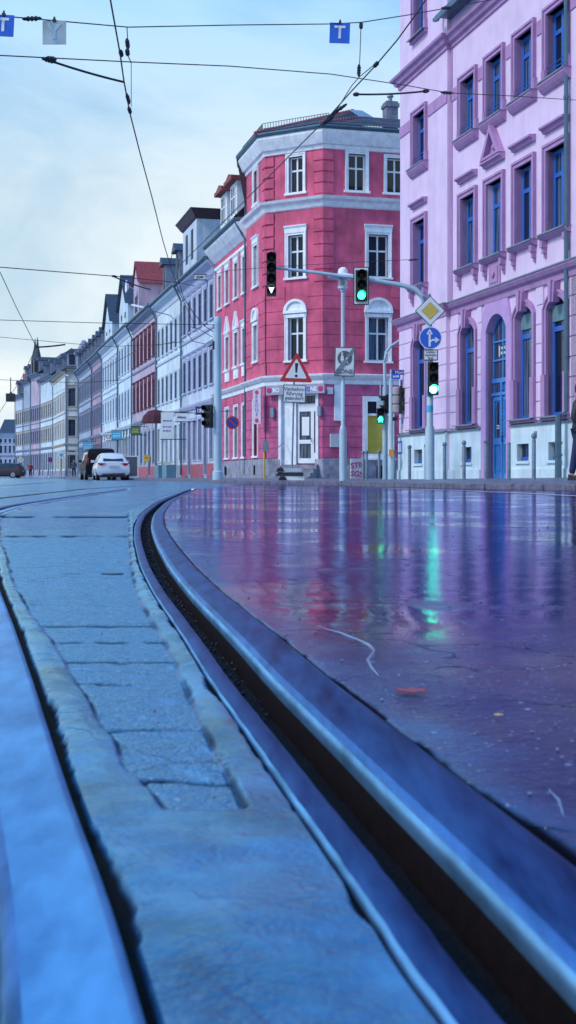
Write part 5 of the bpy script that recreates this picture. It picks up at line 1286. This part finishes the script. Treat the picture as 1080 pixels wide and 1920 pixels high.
# pole cluster between the pink and the lilac building
Y = 41.5; p = at(722, Y); k = Y/F; B0 = p.z; x_ = lambda px: (px-722)*k
pc = thing('signal_mast', 'thin curved grey mast behind the lilac corner carrying a lit green walking signal', 'signal mast', p)
m = MB(); m.tube([(0, 0, 0), (0, 0, zz(725, Y, B0))], .085, 12); m.tube([(0, 0, zz(725, Y, B0)), (x_(721), 0, zz(680, Y, B0)), (x_(724), 0, zz(660, Y, B0)), (x_(733), 0, zz(649, Y, B0)), (x_(760), 0, zz(632, Y, B0)), (x_(800), 0, zz(616, Y, B0))], [.055, .05, .05, .048, .045, .04], 10); m.build('pole', M['mast'], pc, smooth=True)
lg = lensed(pc, x_(712.5), zz(780, Y, B0), -.1, n_lens=2, on=None, hw=.11, pitch=.24, name='walking_signal')
m = MB(); z = -.12; m.lathe([(.01, z+.05), (.03, z+.06), (.03, z+.09), (.01, z+.1)], 0, -.16, 8); m.prism([(-.03, z+.05), (.03, z+.05), (.05, z-.02), (.075, z-.09), (.045, z-.09), (.0, z-.03), (-.045, z-.09), (-.075, z-.09), (-.05, z-.02)], -.17, -.155); m.build('green_figure', M['green_lamp'], lg)
m = MB(); m.ylathe([(.08, -.13), (.08, -.154)], 0, -.12, 16); m.build('glow_lens', M['green_lamp'], lg)
m = MB(); m.box(x_(706), x_(718), -.2, -.02, zz(766, Y, B0), zz(752, Y, B0)); m.tube([(x_(713), -.05, zz(752, Y, B0)), (x_(713), -.05, zz(716, Y, B0))], .02); m.build('control_box', M['mast'], pc)
lensed(pc, 0, 0, 0, n_lens=2, hw=.13, pitch=.3, name='side_signal', rot=R(-80), loc=(x_(729), -.1, zz(758, Y, B0)))
Y = 40.5; p = at(733, Y); k = Y/F; B0 = p.z; x_ = lambda px: (px-733)*k
pd = thing('signal_mast', 'stickered grey pole with a blue street name plate, beige signal back and orange push button', 'signal mast', p)
m = MB(); m.lathe([(.1, 0), (.1, .6), (.07, .66), (.065, zz(712, Y, B0)), (.03, zz(710, Y, B0)), (.03, zz(693, Y, B0))], 0, 0, 12); m.build('pole', M['mast'], pd, smooth=True)
sn = MB(); sn.box(0, .95, -.06, -.04, zz(703, Y, B0), zz(694, Y, B0)); so_ = sn.build('street_name_plate', M['navy_sign'], pd, loc=(.03, 0, 0))
text('lettering', 'Moritz', .14, M['white_sign'], so_, (.28, -.062, zz(698.5, Y, B0)))
sn = MB(); sn.box(0, .26, -.075, -.055, zz(711, Y, B0), zz(702, Y, B0)); so2 = sn.build('route_plate', M['blue_sign'], pd, loc=(.03, 0, 0))
sn = MB(); [sn.box(.03+.04*i, .055+.04*i, -.08, -.07, zz(708, Y, B0), zz(705-i*.3, Y, B0)) for i in range(5)]; sn.build('lettering', M['white_sign'], so2)
m = MB(); hb = zz(750, Y, B0)
for j in range(3):
    z = hb+.28*(1-j); m.lathe([(.10, z-.135), (.14, z-.1), (.145, z+.1), (.10, z+.135)], x_(743), .0, 12)
hs_ = m.build('signal_back', M['beige'], pd, smooth=True)
m = MB(); m.box(x_(743)+.1, x_(743)+.17, -.14, .12, hb-.44, hb+.44)
for j in range(3): z = hb+.28*(1-j); m.box(x_(743)+.16, x_(743)+.36, -.1, .1, z+.06, z+.09); m.box(x_(743)+.16, x_(743)+.3, -.11, -.09, z-.05, z+.07)
m.build('visor', M['black'], hs_)
m = MB(); m.box(x_(735)-.02, x_(745), -.05, .06, zz(789, Y, B0), zz(782, Y, B0)); m.build('side_signal', M['black'], pd)
m = MB(); m.box(-.075, .075, -.16, -.1, zz(856, Y, B0), zz(843, Y, B0)); m.build('push_button', M['orange'], pd)
# catenary mast
Y = 47.0; p = at(408.5, Y); k = Y/F; B0 = p.z; H = zz(594, Y, B0)
cm = thing('catenary_mast', 'stout pale blue catenary mast in front of the pink and lavender houses', 'mast', p)
m = MB(); m.lathe([(.2, 0), (.2, .3), (.155, .34), (.15, 2.9), (.14, 3.0), (.125, H-.3), (.135, H-.28), (.135, H-.12), (.12, H)], 0, 0, 16); m.build('tube', M['mast'], cm, smooth=True)
m = MB(); m.box(-.2, -.12, -.05, .05, H-1.2, H-.9); m.tube([(-.15, 0, H-1.0), (-.35, 0, H-1.1)], .03); m.build('bracket', M['dark'], cm)
# black signal beside it, and the no-stopping sign
sg_ = lensed(cm, 0, 0, 0, n_lens=3, hw=.14, pitch=.28, name='signal_head', rot=R(-35), loc=(-.33, -.1, zz(781, Y, B0)))
m = MB(); m.tube([(.1, -.05, zz(771, Y, B0)), ((437-408.5)*k, -.05, zz(771, Y, B0))], .02, 6); m.build('sign_arm', M['galv'], cm)
c = ((436-408.5)*k, zz(792.5, Y, B0)); r = 12.3*k
m = MB(); m.ylathe([(r, -.05), (r, -.07)], c[0], c[1], 28); ns = m.build('no_parking_sign', M['red_sign'], cm)
m = MB(); m.ylathe([(r*.8, -.069), (r*.8, -.076)], c[0], c[1], 28); m.build('face', M['navy_sign'], ns)
m = MB(); a = .09*r/.24; m.prism([(c[0]-r*.62, c[1]+r*.5), (c[0]-r*.5, c[1]+r*.62), (c[0]+r*.62, c[1]-r*.5), (c[0]+r*.5, c[1]-r*.62)], -.082, -.075); m.build('stripe', M['red_sign'], ns)
# yellow hydrant marker post by the pink corner
p = at(495.5, 57); t = thing('marker_post', 'yellow marker post with a dark box at the pink wall', 'post', p)
m = MB(); m.lathe([(.045, 0), (.045, 1.5)], 0, 0, 8); m.build('post', M['yellow'], t); m = MB(); m.box(-.06, .2, -.1, .1, 1.2, 1.7); m.build('meter_box', M['lead'], t)
# small signs far down the street
def small_sign(px, py, Y, r_, shape, m1, m2, label, base=.1):
    x = (px-540)/F*Y; t = thing('road_sign', label, 'road sign', (x, Y, base)); z = HC+(HY-py)*Y/F-base
    m = MB(); m.lathe([(.04, 0), (.04, z+r_)], 0, 0, 6); m.build('post', M['galv'], t)
    m = MB()
    if shape == 'disc': m.ylathe([(r_, -.05), (r_, -.07)], 0, z, 16)
    else: m.prism([(r_, z), (0, z+r_), (-r_, z), (0, z-r_)], -.07, -.05)
    o = m.build('plate', M[m1], t); m = MB()
    if shape == 'disc': m.ylathe([(r_*.75, -.069), (r_*.75, -.08)], 0, z, 16)
    else: m.prism([(r_*.65, z), (0, z+r_*.65), (-r_*.65, z), (0, z-r_*.65)], -.08, -.069)
    m.build('face', M[m2], o)
small_sign(94.5, 862, 150, .31, 'disc', 'red_sign', 'navy_sign', 'round blue and red no-stopping sign far down the left pavement')
small_sign(115, 853, 140, .42, 'diamond', 'white_sign', 'cyan_sign', 'pale diamond sign seen from behind beside the ochre corner house')
small_sign(39, 862, 165, .4, 'diamond', 'white_sign', 'yellow_sign', 'small far priority diamond above the dark car')
small_sign(38.5, 869, 166, .34, 'disc', 'white_sign', 'blue_sign', 'small far round blue sign below the far diamond')
x = (130-540)/F*145; t = thing('street_name_sign', 'grey street name arms on a post before the ochre corner house', 'street sign', (x, 145, .1))
m = MB(); m.lathe([(.04, 0), (.04, 2.9)], 0, 0, 6); m.build('post', M['galv'], t); m = MB(); m.box(-.3, 1.0, -.03, .03, 2.5, 2.85); m.build('plate', M['steel_back'], t)
p, kk = facade_pt(246, 880, 3.2); t = thing('pavement_board', 'white-framed dark pavement sign board right of the white car', 'sign board', (p.x, p.y, .12))
m = MB(); ring(m, [(-.4, .1), (-.4, 1.35), (.4, 1.35), (.4, .1)], [(-.47, 0), (-.47, 1.42), (.47, 1.42), (.47, 0)], -.03, .03, True); m.build('frame', M['white_trim'], t)
m = MB(); m.box(-.4, .4, -.01, .02, .1, 1.35); m.build('panel', M['grey_sign'], t)
# ================================================================== overhead line
def wire(label, pts, r=.008, name='overhead_wire', cat='overhead wire', group='overhead wires', n=5, fittings=()):
    P = [W(*p) for p in pts]
    if len(P) == 2:                                     # natural sag
        a, b = P; P = [a.lerp(b, i/10)-Vector((0, 0, 4*(i/10)*(1-i/10)*.012*(b-a).length)) for i in range(11)]
    m = MB(); m.tube(P, r, n)
    for q in fittings:                                  # clamps and turnbuckles sit on the wire
        c = W(*q[:3]); L_ = q[3] if len(q) > 3 else .12; d = Vector(q[4]) if len(q) > 4 else (P[-1]-P[0])
        d = d.normalized()*L_/2; m.tube([c-d, c-d*.8, c+d*.8, c+d], [r*1.2, .022, .022, r*1.2], 6)
        for s_ in (-.4, 0, .4): m.lathe([(.012, -.03), (.03, -.01), (.03, .01), (.012, .03)], c.x+d.x*s_, c.y+d.y*s_, 6, c.z+d.z*s_)
    o = m.build(name, M['cable'], smooth=True); return tag(o, label, cat, group)
zw = 5.8
def YW(py, z=zw): return (z-HC)*F/(HY-py)
c1 = [(195, -60), (207, 0), (225, 100), (232, 150), (243, 210), (262, 285), (285, 370), (305, 450), (320, 500), (335, 545)]
wire('contact wire falling from the top edge left of centre towards the street end', [(x, y, YW(y)) for x, y in c1]+[(372, 625, 50)], .011, fittings=[(240, 185, YW(185), .5), (243, 207, YW(207), .35), (227, 100, YW(100), .25)])
c2 = [(830, -50), (785, 20), (745, 75), (705, 122), (660, 170), (620, 215), (530, 305), (470, 365), (430, 405), (380, 455), (335, 500)]
wire('contact wire running diagonally across the pink building from the top right', [(x, y, YW(y)) for x, y in c2], .010, fittings=[(632, 208, YW(208), .6, (-.5, 1, -.1)), (615, 226, YW(226), .4, (-.5, 1, -.1)), (705, 121, YW(121), .2)])
wire('topmost span wire carrying the blue T signs', [(-80, 20, 14.5), (0, 30, 15.2), (60, 35, 15.7), (240, 51, 16.8), (440, 47, 18), (620, 45, 19.2), (677, 42, 19.6), (760, 29, 20.6), (850, 13, 22), (960, -8, 23.5)], .008, fittings=[(60, 35, 15.7, .3), (838, 15, 21.8, .35)])
wire('second span wire reaching the lilac facade at the right', [(-80, 100, 15), (0, 104, 15.6), (120, 110, 16.3), (240, 116, 17), (430, 124, 18.5), (620, 139, 20), (760, 160, 22), (840, 174, 23.5), (960, 180, 25.5), (1085, 188, 28.5)], .008, fittings=[(95, 110, 16, .2), (838, 174, 23.4, .45)])
wire('thin stay from the second span wire up to the diagonal contact wire', [(632, 205, 19.7), (660, 160, 19.6), (674, 144, 19.5), (706, 118, 19.3)], .007)
wire('insulated strut from the second span wire to the left contact wire', [(88, 112, 16.2), (232, 154, 17.0)], .016, fittings=[(92, 113, 16.2, .2)])
wire('horizontal insulated strut left of the lilac building', [(668, 177, 20), (798, 171, 21)], .016, fittings=[(668, 177, 20, .12), (798, 171, 21, .15)])
wire('short dropper from the top span wire, left one', [(238, 52, 16.8), (240, 88, 16.8), (238, 100, 16.8), (246, 118, 17)], .007, fittings=[(239, 82, 16.8, .14), (239, 98, 16.8, .1)])
wire('thin dropper below the left span crossing', [(246, 118, 17), (246, 150, 17), (246, 200, 17.6)], .005)
wire('short dropper from the top span wire, right one', [(677, 42, 19.6), (675, 100, 19.5), (673, 142, 19.5)], .007, fittings=[(677, 48, 19.6, .12), (673, 132, 19.5, .2)])
wire('nearly level wire meeting the contact wires above the lavender house', [(-60, 497, 30), (0, 501, 31), (215, 518, 34), (335, 530, 38), (365, 536, 42)], .012, fittings=[(214, 518, 34, .3)])
wire('insulated strut below the nearly level wire', [(214, 519, 34), (282, 543, 36)], .02)
wire('level wire ending at the catenary mast', [(-60, 599, 46), (0, 600, 46), (200, 606, 46.5), (402, 609, 47)], .012)
wire('thin wire crossing the pink building to an anchor on the lilac wall', [(335, 532, 40), (430, 507, 39), (520, 500, 38), (640, 493, 37.5), (765, 487, 36.8), (785, 486, 36.5)], .008, fittings=[(775, 487, 36.7, .3)])
wire('steep stay at the left edge above the far street', [(-20, 490, 40), (0, 510, 41), (30, 575, 47), (68, 650, 55), (40, 710, 62), (0, 772, 70), (-20, 800, 74)], .014, fittings=[(68, 650, 55, .3)])
wire('insulated strut of the left stay over the far street', [(68, 651, 55), (122, 646, 56)], .035)
wire('faint far wire crossing the left street', [(-20, 630, 70), (0, 632, 70), (200, 650, 66), (300, 646, 64), (345, 640, 62)], .014)
wire('lowest far wire with a small dark box at the left edge', [(-20, 710, 80), (0, 712, 80), (150, 718, 80), (230, 712, 80)], .016)
wire('looped cable hanging between the lavender and cream houses', [(318, 500, 48), (322, 480, 48), (330, 472, 48), (336, 490, 48), (333, 520, 47), (345, 560, 47), (365, 590, 47), (385, 612, 47), (400, 622, 47)], .014)
wire('small cable loop left of the catenary mast top', [(398, 632, 47), (375, 618, 47), (356, 612, 47), (352, 625, 47), (362, 640, 47), (385, 645, 47), (400, 636, 47)], .012)
wire('wire from the cream house lamp to the mast, seen over the maroon windows', [(330, 640, 52), (260, 655, 58), (180, 700, 75), (100, 740, 95)], .014)
m = MB(); c = W(20, 744, 80); m.box(-.25, .25, -.25, .25, -.3, .2); m.tube([(0, 0, .2), (0, 0, 1.2)], .03); m.lathe([(.05, .2), (.08, .25), (.05, .3)], 0, 0, 8)
tag(m.build('wire_box', M['dark'], loc=c), 'small dark box hanging in the overhead line above the far street', 'box')
# curved lamp arms on the lavender and cream houses
for px, py, lab, dxx in ((319, 590, 'slim curved lamp arm reaching from the cream house eaves', 62), (140, 712, 'small far lamp arm on the grey turret house', 15)):
    p, kk = facade_pt(px, py, .2); t = thing('wall_lamp', lab, 'wall lamp', p)
    w_ = dxx*kk; m = MB(); m.tube([(.6*0+.3, .0, -.9), (.25, 0, -.3), (0, 0, -.05), (-w_*.5, 0, .25), (-w_*.85, 0, .45)], .035, 6); m.build('arm', M['galv'], t)
    m = MB(); m.add([(-w_*.8, -.12, .42), (-w_*1.2, -.1, .62), (-w_*1.2, .1, .62), (-w_*.8, .12, .42), (-w_*.8, -.08, .56), (-w_*1.15, -.05, .72), (-w_*1.15, .05, .72), (-w_*.8, .08, .56)], [(0, 1, 2, 3), (4, 7, 6, 5), (0, 4, 5, 1), (1, 5, 6, 2), (2, 6, 7, 3), (3, 7, 4, 0)]); m.build('lamp_head', M['white_trim'], t)
# T signs hanging from the top span wire
def tsign(px, py, Y, body, face, tm, label, s_=40, ry=0, rz=0):
    c = W(px, py, Y); t = thing('tram_sign', label, 'tram sign', c, rz); t.rotation_euler = (0, R(ry), rz); h = s_/2*Y/F
    m = MB(); m.box(-h, h, -.008, .008, -h, h); o = m.build('plate', M[face], t)
    if body: text('lettering', body, h*1.75, M[tm], t, (0, -.012, -.0), bold=.006)
    m = MB(); m.tube([(0, 0, h), (0, 0, h+.05)], .012, 6); m.box(-.02, .02, -.02, .02, h-.02, h+.02); m.build('clamp', M['dark'], t)
    return t
tsign(637, 62, 19.3, 'T', 'blue_sign', 'white_sign', 'blue square sign with a white T hanging right of centre', 38, 2)
tsign(6, 48, 15.2, 'T', 'blue_sign', 'white_sign', 'blue square sign with a white T cut by the left edge', 40, 3)
tsign(102, 61, 15.9, 'Y', 'steel_back', 'mast', 'grey square plate with a faint mark hanging from the top wire', 44, 0)
# ================================================================== vehicles
def lathe_x(m, prof, cx, cy, cz, n=18):
    vs = []; fc = []
    for r, x in prof:
        for i in range(n): a = 2*math.pi*i/n; vs.append((cx+x, cy+r*math.cos(a), cz+r*math.sin(a)))
    for j in range(len(prof)-1):
        for i in range(n): fc.append((j*n+i, j*n+(i+1) % n, (j+1)*n+(i+1) % n, (j+1)*n+i))
    fc += [tuple(range(n)), tuple((len(prof)-1)*n+i for i in range(n))]; m.add(vs, fc)
def car(label, cat, loc, rot, paint, st, Wd, wheels, wr, rearwin, lights, sidewin, name='parked_car', plate=True):
    """st: stations along the length (rear y=0 to front): (y, z_low, z_belt, z_roof, roof half width factor)"""
    t = thing(name, label, cat, loc, rot); hw = Wd/2
    V_, F_ = [], []
    for y, zl, zb, zr, rf in st:
        sec = [(-.80*hw, zl), (-.96*hw, zl+.08), (-1.0*hw, (zl+zb)/2), (-.97*hw, zb-.06), (-.93*hw, zb), (-(.93*(1-.5)+rf*.5)*hw, (zb+zr)/2), (-rf*hw, zr-.05), (-rf*.8*hw, zr), (0, zr+.015)]
        sec = sec+[(-x, z) for x, z in sec[-2::-1]]
        V_ += [(x, y, z) for x, z in sec]
    n_ = 17
    for j in range(len(st)-1):
        for i in range(n_-1): a = j*n_+i; F_.append((a, a+1, a+n_+1, a+n_))
        a = j*n_; F_.append((a+n_-1, a, a+n_, a+2*n_-1))
    F_ += [tuple(range(n_)), tuple((len(st)-1)*n_+i for i in range(n_))]
    m = MB(); m.add(V_, F_); body = m.build('body', paint, t, smooth=True)
    def onrear(pts, nm, mt, off=.012):
        m = MB(); A = [(x, y-off, z) for x, y, z in pts]; B_ = [(x, y+.03, z) for x, y, z in pts]; k = len(pts)
        m.add(A+B_, [tuple(range(k)), tuple(range(2*k-1, k-1, -1))]+[(i, i+k, (i+1) % k+k, (i+1) % k) for i in range(k)]); return m.build(nm, M[mt], t)
    onrear(rearwin, 'rear_window', 'pane_car')
    for q in (-1, 1):
        onrear([(q*x, y, z) for x, y, z in lights], 'tail_light', 'tail')
        for sw in sidewin:
            m = MB(); P = [(q*x, y, z) for x, y, z in sw]; m.add(P+[(p[0]-q*.03, p[1], p[2]) for p in P], [tuple(range(len(P)))]+[tuple(range(len(P), 2*len(P)))]+[(i, (i+1) % len(P), len(P)+(i+1) % len(P), len(P)+i) for i in range(len(P))]); m.build('side_window', M['pane_car'], t)
        m = MB(); m.box(min(q*hw*.97, q*(hw+.16)), max(q*hw*.97, q*(hw+.16)), wheels[1]-.95, wheels[1]-.87, st[3][2]-.0, st[3][2]+.14); m.build('mirror', paint, t)
        for wy in wheels:
            m = MB(); lathe_x(m, [(wr*.72, -.1), (wr*.97, -.105), (wr, -.07), (wr, .07), (wr*.97, .105), (wr*.72, .1)], q*(hw-.11), wy, wr); wo = m.build('wheel', M['tyre'], t, smooth=True)
            m = MB(); lathe_x(m, [(wr*.2, .085), (wr*.66, .07), (wr*.7, .108)] if q > 0 else [(wr*.2, -.085), (wr*.66, -.07), (wr*.7, -.108)], q*(hw-.11), wy, wr)
            for s_ in range(5): a = s_*2*math.pi/5; m.tube([(q*(hw-.01), wy, wr), (q*(hw-.01), wy+wr*.62*math.cos(a), wr+wr*.62*math.sin(a))], .03, 4)
            m.build('rim', M['rim'], wo)
            m = MB(); lathe_x(m, [(wr*1.14, 0), (wr*1.14, .012)], q*(hw*.975) - (0 if q > 0 else .012), wy, wr*1.03, 20); m.build('wheel_arch', M['black'], t)
    m = MB(); m.box(-hw*.84, hw*.84, .03, st[-1][0]-.1, .16, .42); m.box(-hw*.7, hw*.7, -.0, .1, .25, .40); m.build('underbody', M['black'], t)
    if plate: m = MB(); m.box(-.26, .26, -.03+st[0][0]-.01, .02, .72, .83); m.build('number_plate', M['grey_plate'], t)
    return t
M['car_white'] = mat('white_car_paint', (.66, .74, .8), .22, var=.03, coat=.6)
M['car_black'] = mat('dark_plum_van_paint', (.014, .009, .016), .5, var=.1, spec=.15)
M['car_dark'] = mat('dark_brown_car_paint', (.05, .04, .05), .4, 0, var=.1, spec=.3)
M['pane_car'] = mat('car_glass', (.02, .05, .07), .06, var=.2); M['tail'] = mat('red_tail_lamp', (.28, .01, .02), .2)
M['tyre'] = mat('rubber_tyre', (.012, .012, .014), .7); M['rim'] = mat('alloy_rim', (.35, .38, .42), .3, .7); M['grey_plate'] = mat('number_plate_face', (.5, .6, .68), .5)
st_w = [(.0, .34, .62, .70, .9), (.03, .28, .92, .98, .86), (.12, .24, .98, 1.05, .80), (.35, .24, 1.0, 1.36, .70), (.62, .24, 1.0, 1.47, .70), (1.6, .2, .98, 1.52, .71), (2.5, .2, .96, 1.5, .70), (3.2, .2, .95, 1.22, .72), (3.6, .2, .93, .97, .82), (4.3, .22, .84, .86, .80), (4.62, .3, .62, .66, .74)]
def cl_at(px, Y): return Vector(((px-540)/F*Y, Y, 0))
Yc = 70.5
car('white estate car with red tail lamps parked at the kerb, seen from behind', 'car', cl_at(212.5, Yc), -ANG*0+R(12), M['car_white'], st_w, 1.82, (.85, 3.55), .33,
    [(-.56, .09, 1.06), (.56, .09, 1.06), (.50, .42, 1.37), (-.50, .42, 1.37)],
    [(.42, -.01, .93), (.86, .04, .96), (.84, .04, .84), (.62, -.01, .80)],
    [[(.86, .5, 1.0), (.70, .6, 1.38), (.70, 2.6, 1.4), (.86, 3.3, 1.0)]])
st_v = [(.0, .4, 1.0, 1.1, .92), (.04, .3, 1.05, 1.45, .88), (.15, .28, 1.08, 1.86, .80), (.4, .26, 1.1, 1.93, .78), (2.0, .25, 1.1, 1.95, .78), (3.2, .25, 1.1, 1.9, .78), (3.9, .25, 1.08, 1.5, .8), (4.3, .25, 1.05, 1.12, .84), (4.8, .28, .9, .95, .82), (4.95, .35, .7, .75, .78)]
car('dark plum van with a tall rear window parked ahead of the white estate car', 'van', cl_at(190.5, 78.5), R(14), M['car_black'], st_v, 1.95, (.9, 3.9), .34,
    [(-.66, .02, 1.12), (.66, .02, 1.12), (.62, .12, 1.72), (-.62, .12, 1.72)], [(.78, -.0, 1.35), (.88, .03, 1.35), (.92, .03, .95), (.8, -.0, .95)],
    [[(.90, .5, 1.13), (.80, .55, 1.7), (.80, 2.9, 1.72), (.90, 3.6, 1.13)]])
st_s = [(.0, .38, .7, .8, .9), (.04, .3, 1.0, 1.05, .86), (.2, .26, 1.08, 1.3, .8), (.5, .26, 1.08, 1.6, .74), (1.6, .26, 1.06, 1.68, .74), (2.6, .26, 1.04, 1.62, .74), (3.3, .26, 1.02, 1.2, .76), (3.6, .26, 1.0, 1.03, .84), (4.2, .28, .92, .95, .82), (4.5, .36, .7, .74, .76)]
car('dark brown off-road car driving across at the left edge', 'car', cl_at(43, 142), R(84), M['car_dark'], st_s, 1.85, (.85, 3.6), .36,
    [(-.6, .14, 1.1), (.6, .14, 1.1), (.54, .46, 1.5), (-.54, .46, 1.5)], [(.6, -.0, 1.0), (.88, .04, 1.0), (.88, .04, .86), (.6, -.0, .86)],
    [[(.885, .55, 1.1), (.73, .7, 1.52), (.73, 1.45, 1.56), (.885, 1.45, 1.08)], [(.885, 1.55, 1.08), (.73, 1.55, 1.56), (.73, 2.6, 1.52), (.885, 3.2, 1.05)]], name='car')
# ================================================================== people
def skin_body(name, verts, edges, m, parent=None, sub=2, root=0):
    me = bpy.data.meshes.new(name); me.from_pydata([v[:3] for v in verts], edges, []); o = link(name, me, parent)
    sk = o.modifiers.new('skin', 'SKIN'); sk.use_smooth_shade = True
    for i, v in enumerate(verts):
        sv = me.skin_vertices[0].data[i]; r = v[3]; sv.radius = (r, r) if not isinstance(r, tuple) else r; sv.use_root = (i == root)
    sb = o.modifiers.new('sub', 'SUBSURF'); sb.levels = sub; sb.render_levels = sub
    dg = bpy.context.evaluated_depsgraph_get(); me2 = bpy.data.meshes.new_from_object(o.evaluated_get(dg)); o.modifiers.clear(); o.data = me2; me2.name = name
    me2.materials.clear(); me2.materials.append(m); me2.polygons.foreach_set('use_smooth', [True]*len(me2.polygons))
    return o
def person(label, loc, rot, jacket, trousers, scale=1, detail=True):
    """walks toward local -y ... body is one surface: torso, limbs, head, hands"""
    t = thing('person', label, 'person', loc, rot); t.scale = (scale,)*3
    V0 = [(0, 0, .93, .13), (0, -.01, 1.12, .125), (0, -.01, 1.32, .15), (0, .01, 1.45, .09), (0, 0, 1.52, .055), (0, -.01, 1.58, .06)]
    E0 = [(0, 1), (1, 2), (2, 3), (3, 4), (4, 5)]
    def addc(start, pts):
        k = start
        for p in pts: V0.append(p); E0.append((k, len(V0)-1)); k = len(V0)-1
        return k
    for q in (-1, 1):
        f = -.16 if q > 0 else .14
        addc(0, [(q*.1, 0, .86, .095), (q*.11, f*.5, .48, .058), (q*.11, f, .09, .042), (q*.115, f-.12, .04, .035), (q*.115, f-.2, .03, .028)])
        h = addc(2, [(q*.19, .01, 1.38, .062), (q*.25, .06, 1.12, .046), (q*.21, -.12, .97, .034), (q*.2, -.17, .95, .03)])
        if detail:
            for i_, (dx, ln) in enumerate(((-.025, .07), (-.008, .08), (.009, .075), (.026, .06))): addc(h, [(q*.2+dx, -.2, .94, .011), (q*.2+dx, -.2-ln*.5, .925, .009), (q*.2+dx*1.1, -.2-ln*.8, .895, .008)])
            addc(h, [(q*.17, -.18, .96, .011), (q*.155, -.215, .95, .009)])
    body = skin_body('body', V0, E0, M['skin'], t)
    m = MB(); m.lathe([(.02, 1.5), (.052, 1.53), (.072, 1.58), (.082, 1.64), (.078, 1.70), (.055, 1.75), (.02, 1.765)], 0, -.0, 16); head = m.build('head', M['skin'], t, smooth=True)
    m = MB()
    for q in (-1, 1): m.lathe([(.004, -.008), (.011, 0), (.004, .008)], q*.03, -.075, 8, 1.645); m.lathe([(.005, -.02), (.014, 0), (.005, .025)], q*.083, 0, 8, 1.635)
    m.build('eyes_and_ears', M['skin'], head); m = MB(); m.tube([(0, -.075, 1.65), (0, -.1, 1.615), (0, -.08, 1.61)], [.008, .013, .008], 6); m.build('nose', M['skin'], head); m = MB(); m.tube([(-.02, -.075, 1.585), (0, -.08, 1.583), (.02, -.075, 1.585)], .005, 5); m.build('mouth', M['graf'], head)
    m = MB(); m.lathe([(.085, 1.6), (.095, 1.67), (.088, 1.73), (.06, 1.775), (.015, 1.79)], 0, .018, 16); m.build('hair', M['hair'], t, smooth=True)
    VJ = [(0, 0, .80, .18), (0, -.005, .98, .18), (0, -.01, 1.14, .15), (0, -.01, 1.32, .19), (0, .01, 1.46, .105), (0, .005, 1.52, .08)]; EJ = [(0, 1), (1, 2), (2, 3), (3, 4), (4, 5)]
    for q in (-1, 1): k = len(VJ); VJ += [(q*.21, .01, 1.39, .082), (q*.265, .065, 1.12, .066), (q*.215, -.11, .975, .05)]; EJ += [(3, k), (k, k+1), (k+1, k+2)]
    skin_body('jacket', VJ, EJ, jacket, t)
    VT = [(0, 0, .93, .14)]; ET = []
    for q in (-1, 1): f = -.16 if q > 0 else .14; k = len(VT); VT += [(q*.1, 0, .84, .112), (q*.11, f*.5, .48, .078), (q*.11, f, .1, .062)]; ET += [(0, k), (k, k+1), (k+1, k+2)]
    skin_body('trousers', VT, ET, trousers, t)
    for q in (-1, 1):
        f = -.16 if q > 0 else .14; m = MB(); m.add([(q*.115-.045, f+.06, 0), (q*.115+.045, f+.06, 0), (q*.115+.05, f-.2, 0), (q*.115-.05, f-.2, 0), (q*.115-.04, f+.05, .11), (q*.115+.04, f+.05, .11), (q*.115+.035, f-.19, .06), (q*.115-.035, f-.19, .06)], [(0, 1, 2, 3), (4, 7, 6, 5), (0, 4, 5, 1), (1, 5, 6, 2), (2, 6, 7, 3), (3, 7, 4, 0)]); m.build('shoe', M['shoe'], t)
    return t
pp = at(1089, 25.2)
person('person in a dark jacket and navy trousers cut by the right edge, hands forward', pp, R(62), M['jacket'], M['jeans'], scale=1.08)
M['red_coat'] = mat('red_coat', (.3, .02, .04), .8); M['grey_coat'] = mat('slate_coat', (.06, .07, .1), .8)
for px, Y, mm, lab in ((57, 158, 'red_coat', 'tiny far person in a red coat right of the dark brown car'), (138.5, 128, 'grey_coat', 'tiny far person in a slate coat left of the van')):
    x = (px-540)/F*Y; person(lab, (x, Y, .1), R(20), M[mm], M['jeans'], detail=False)
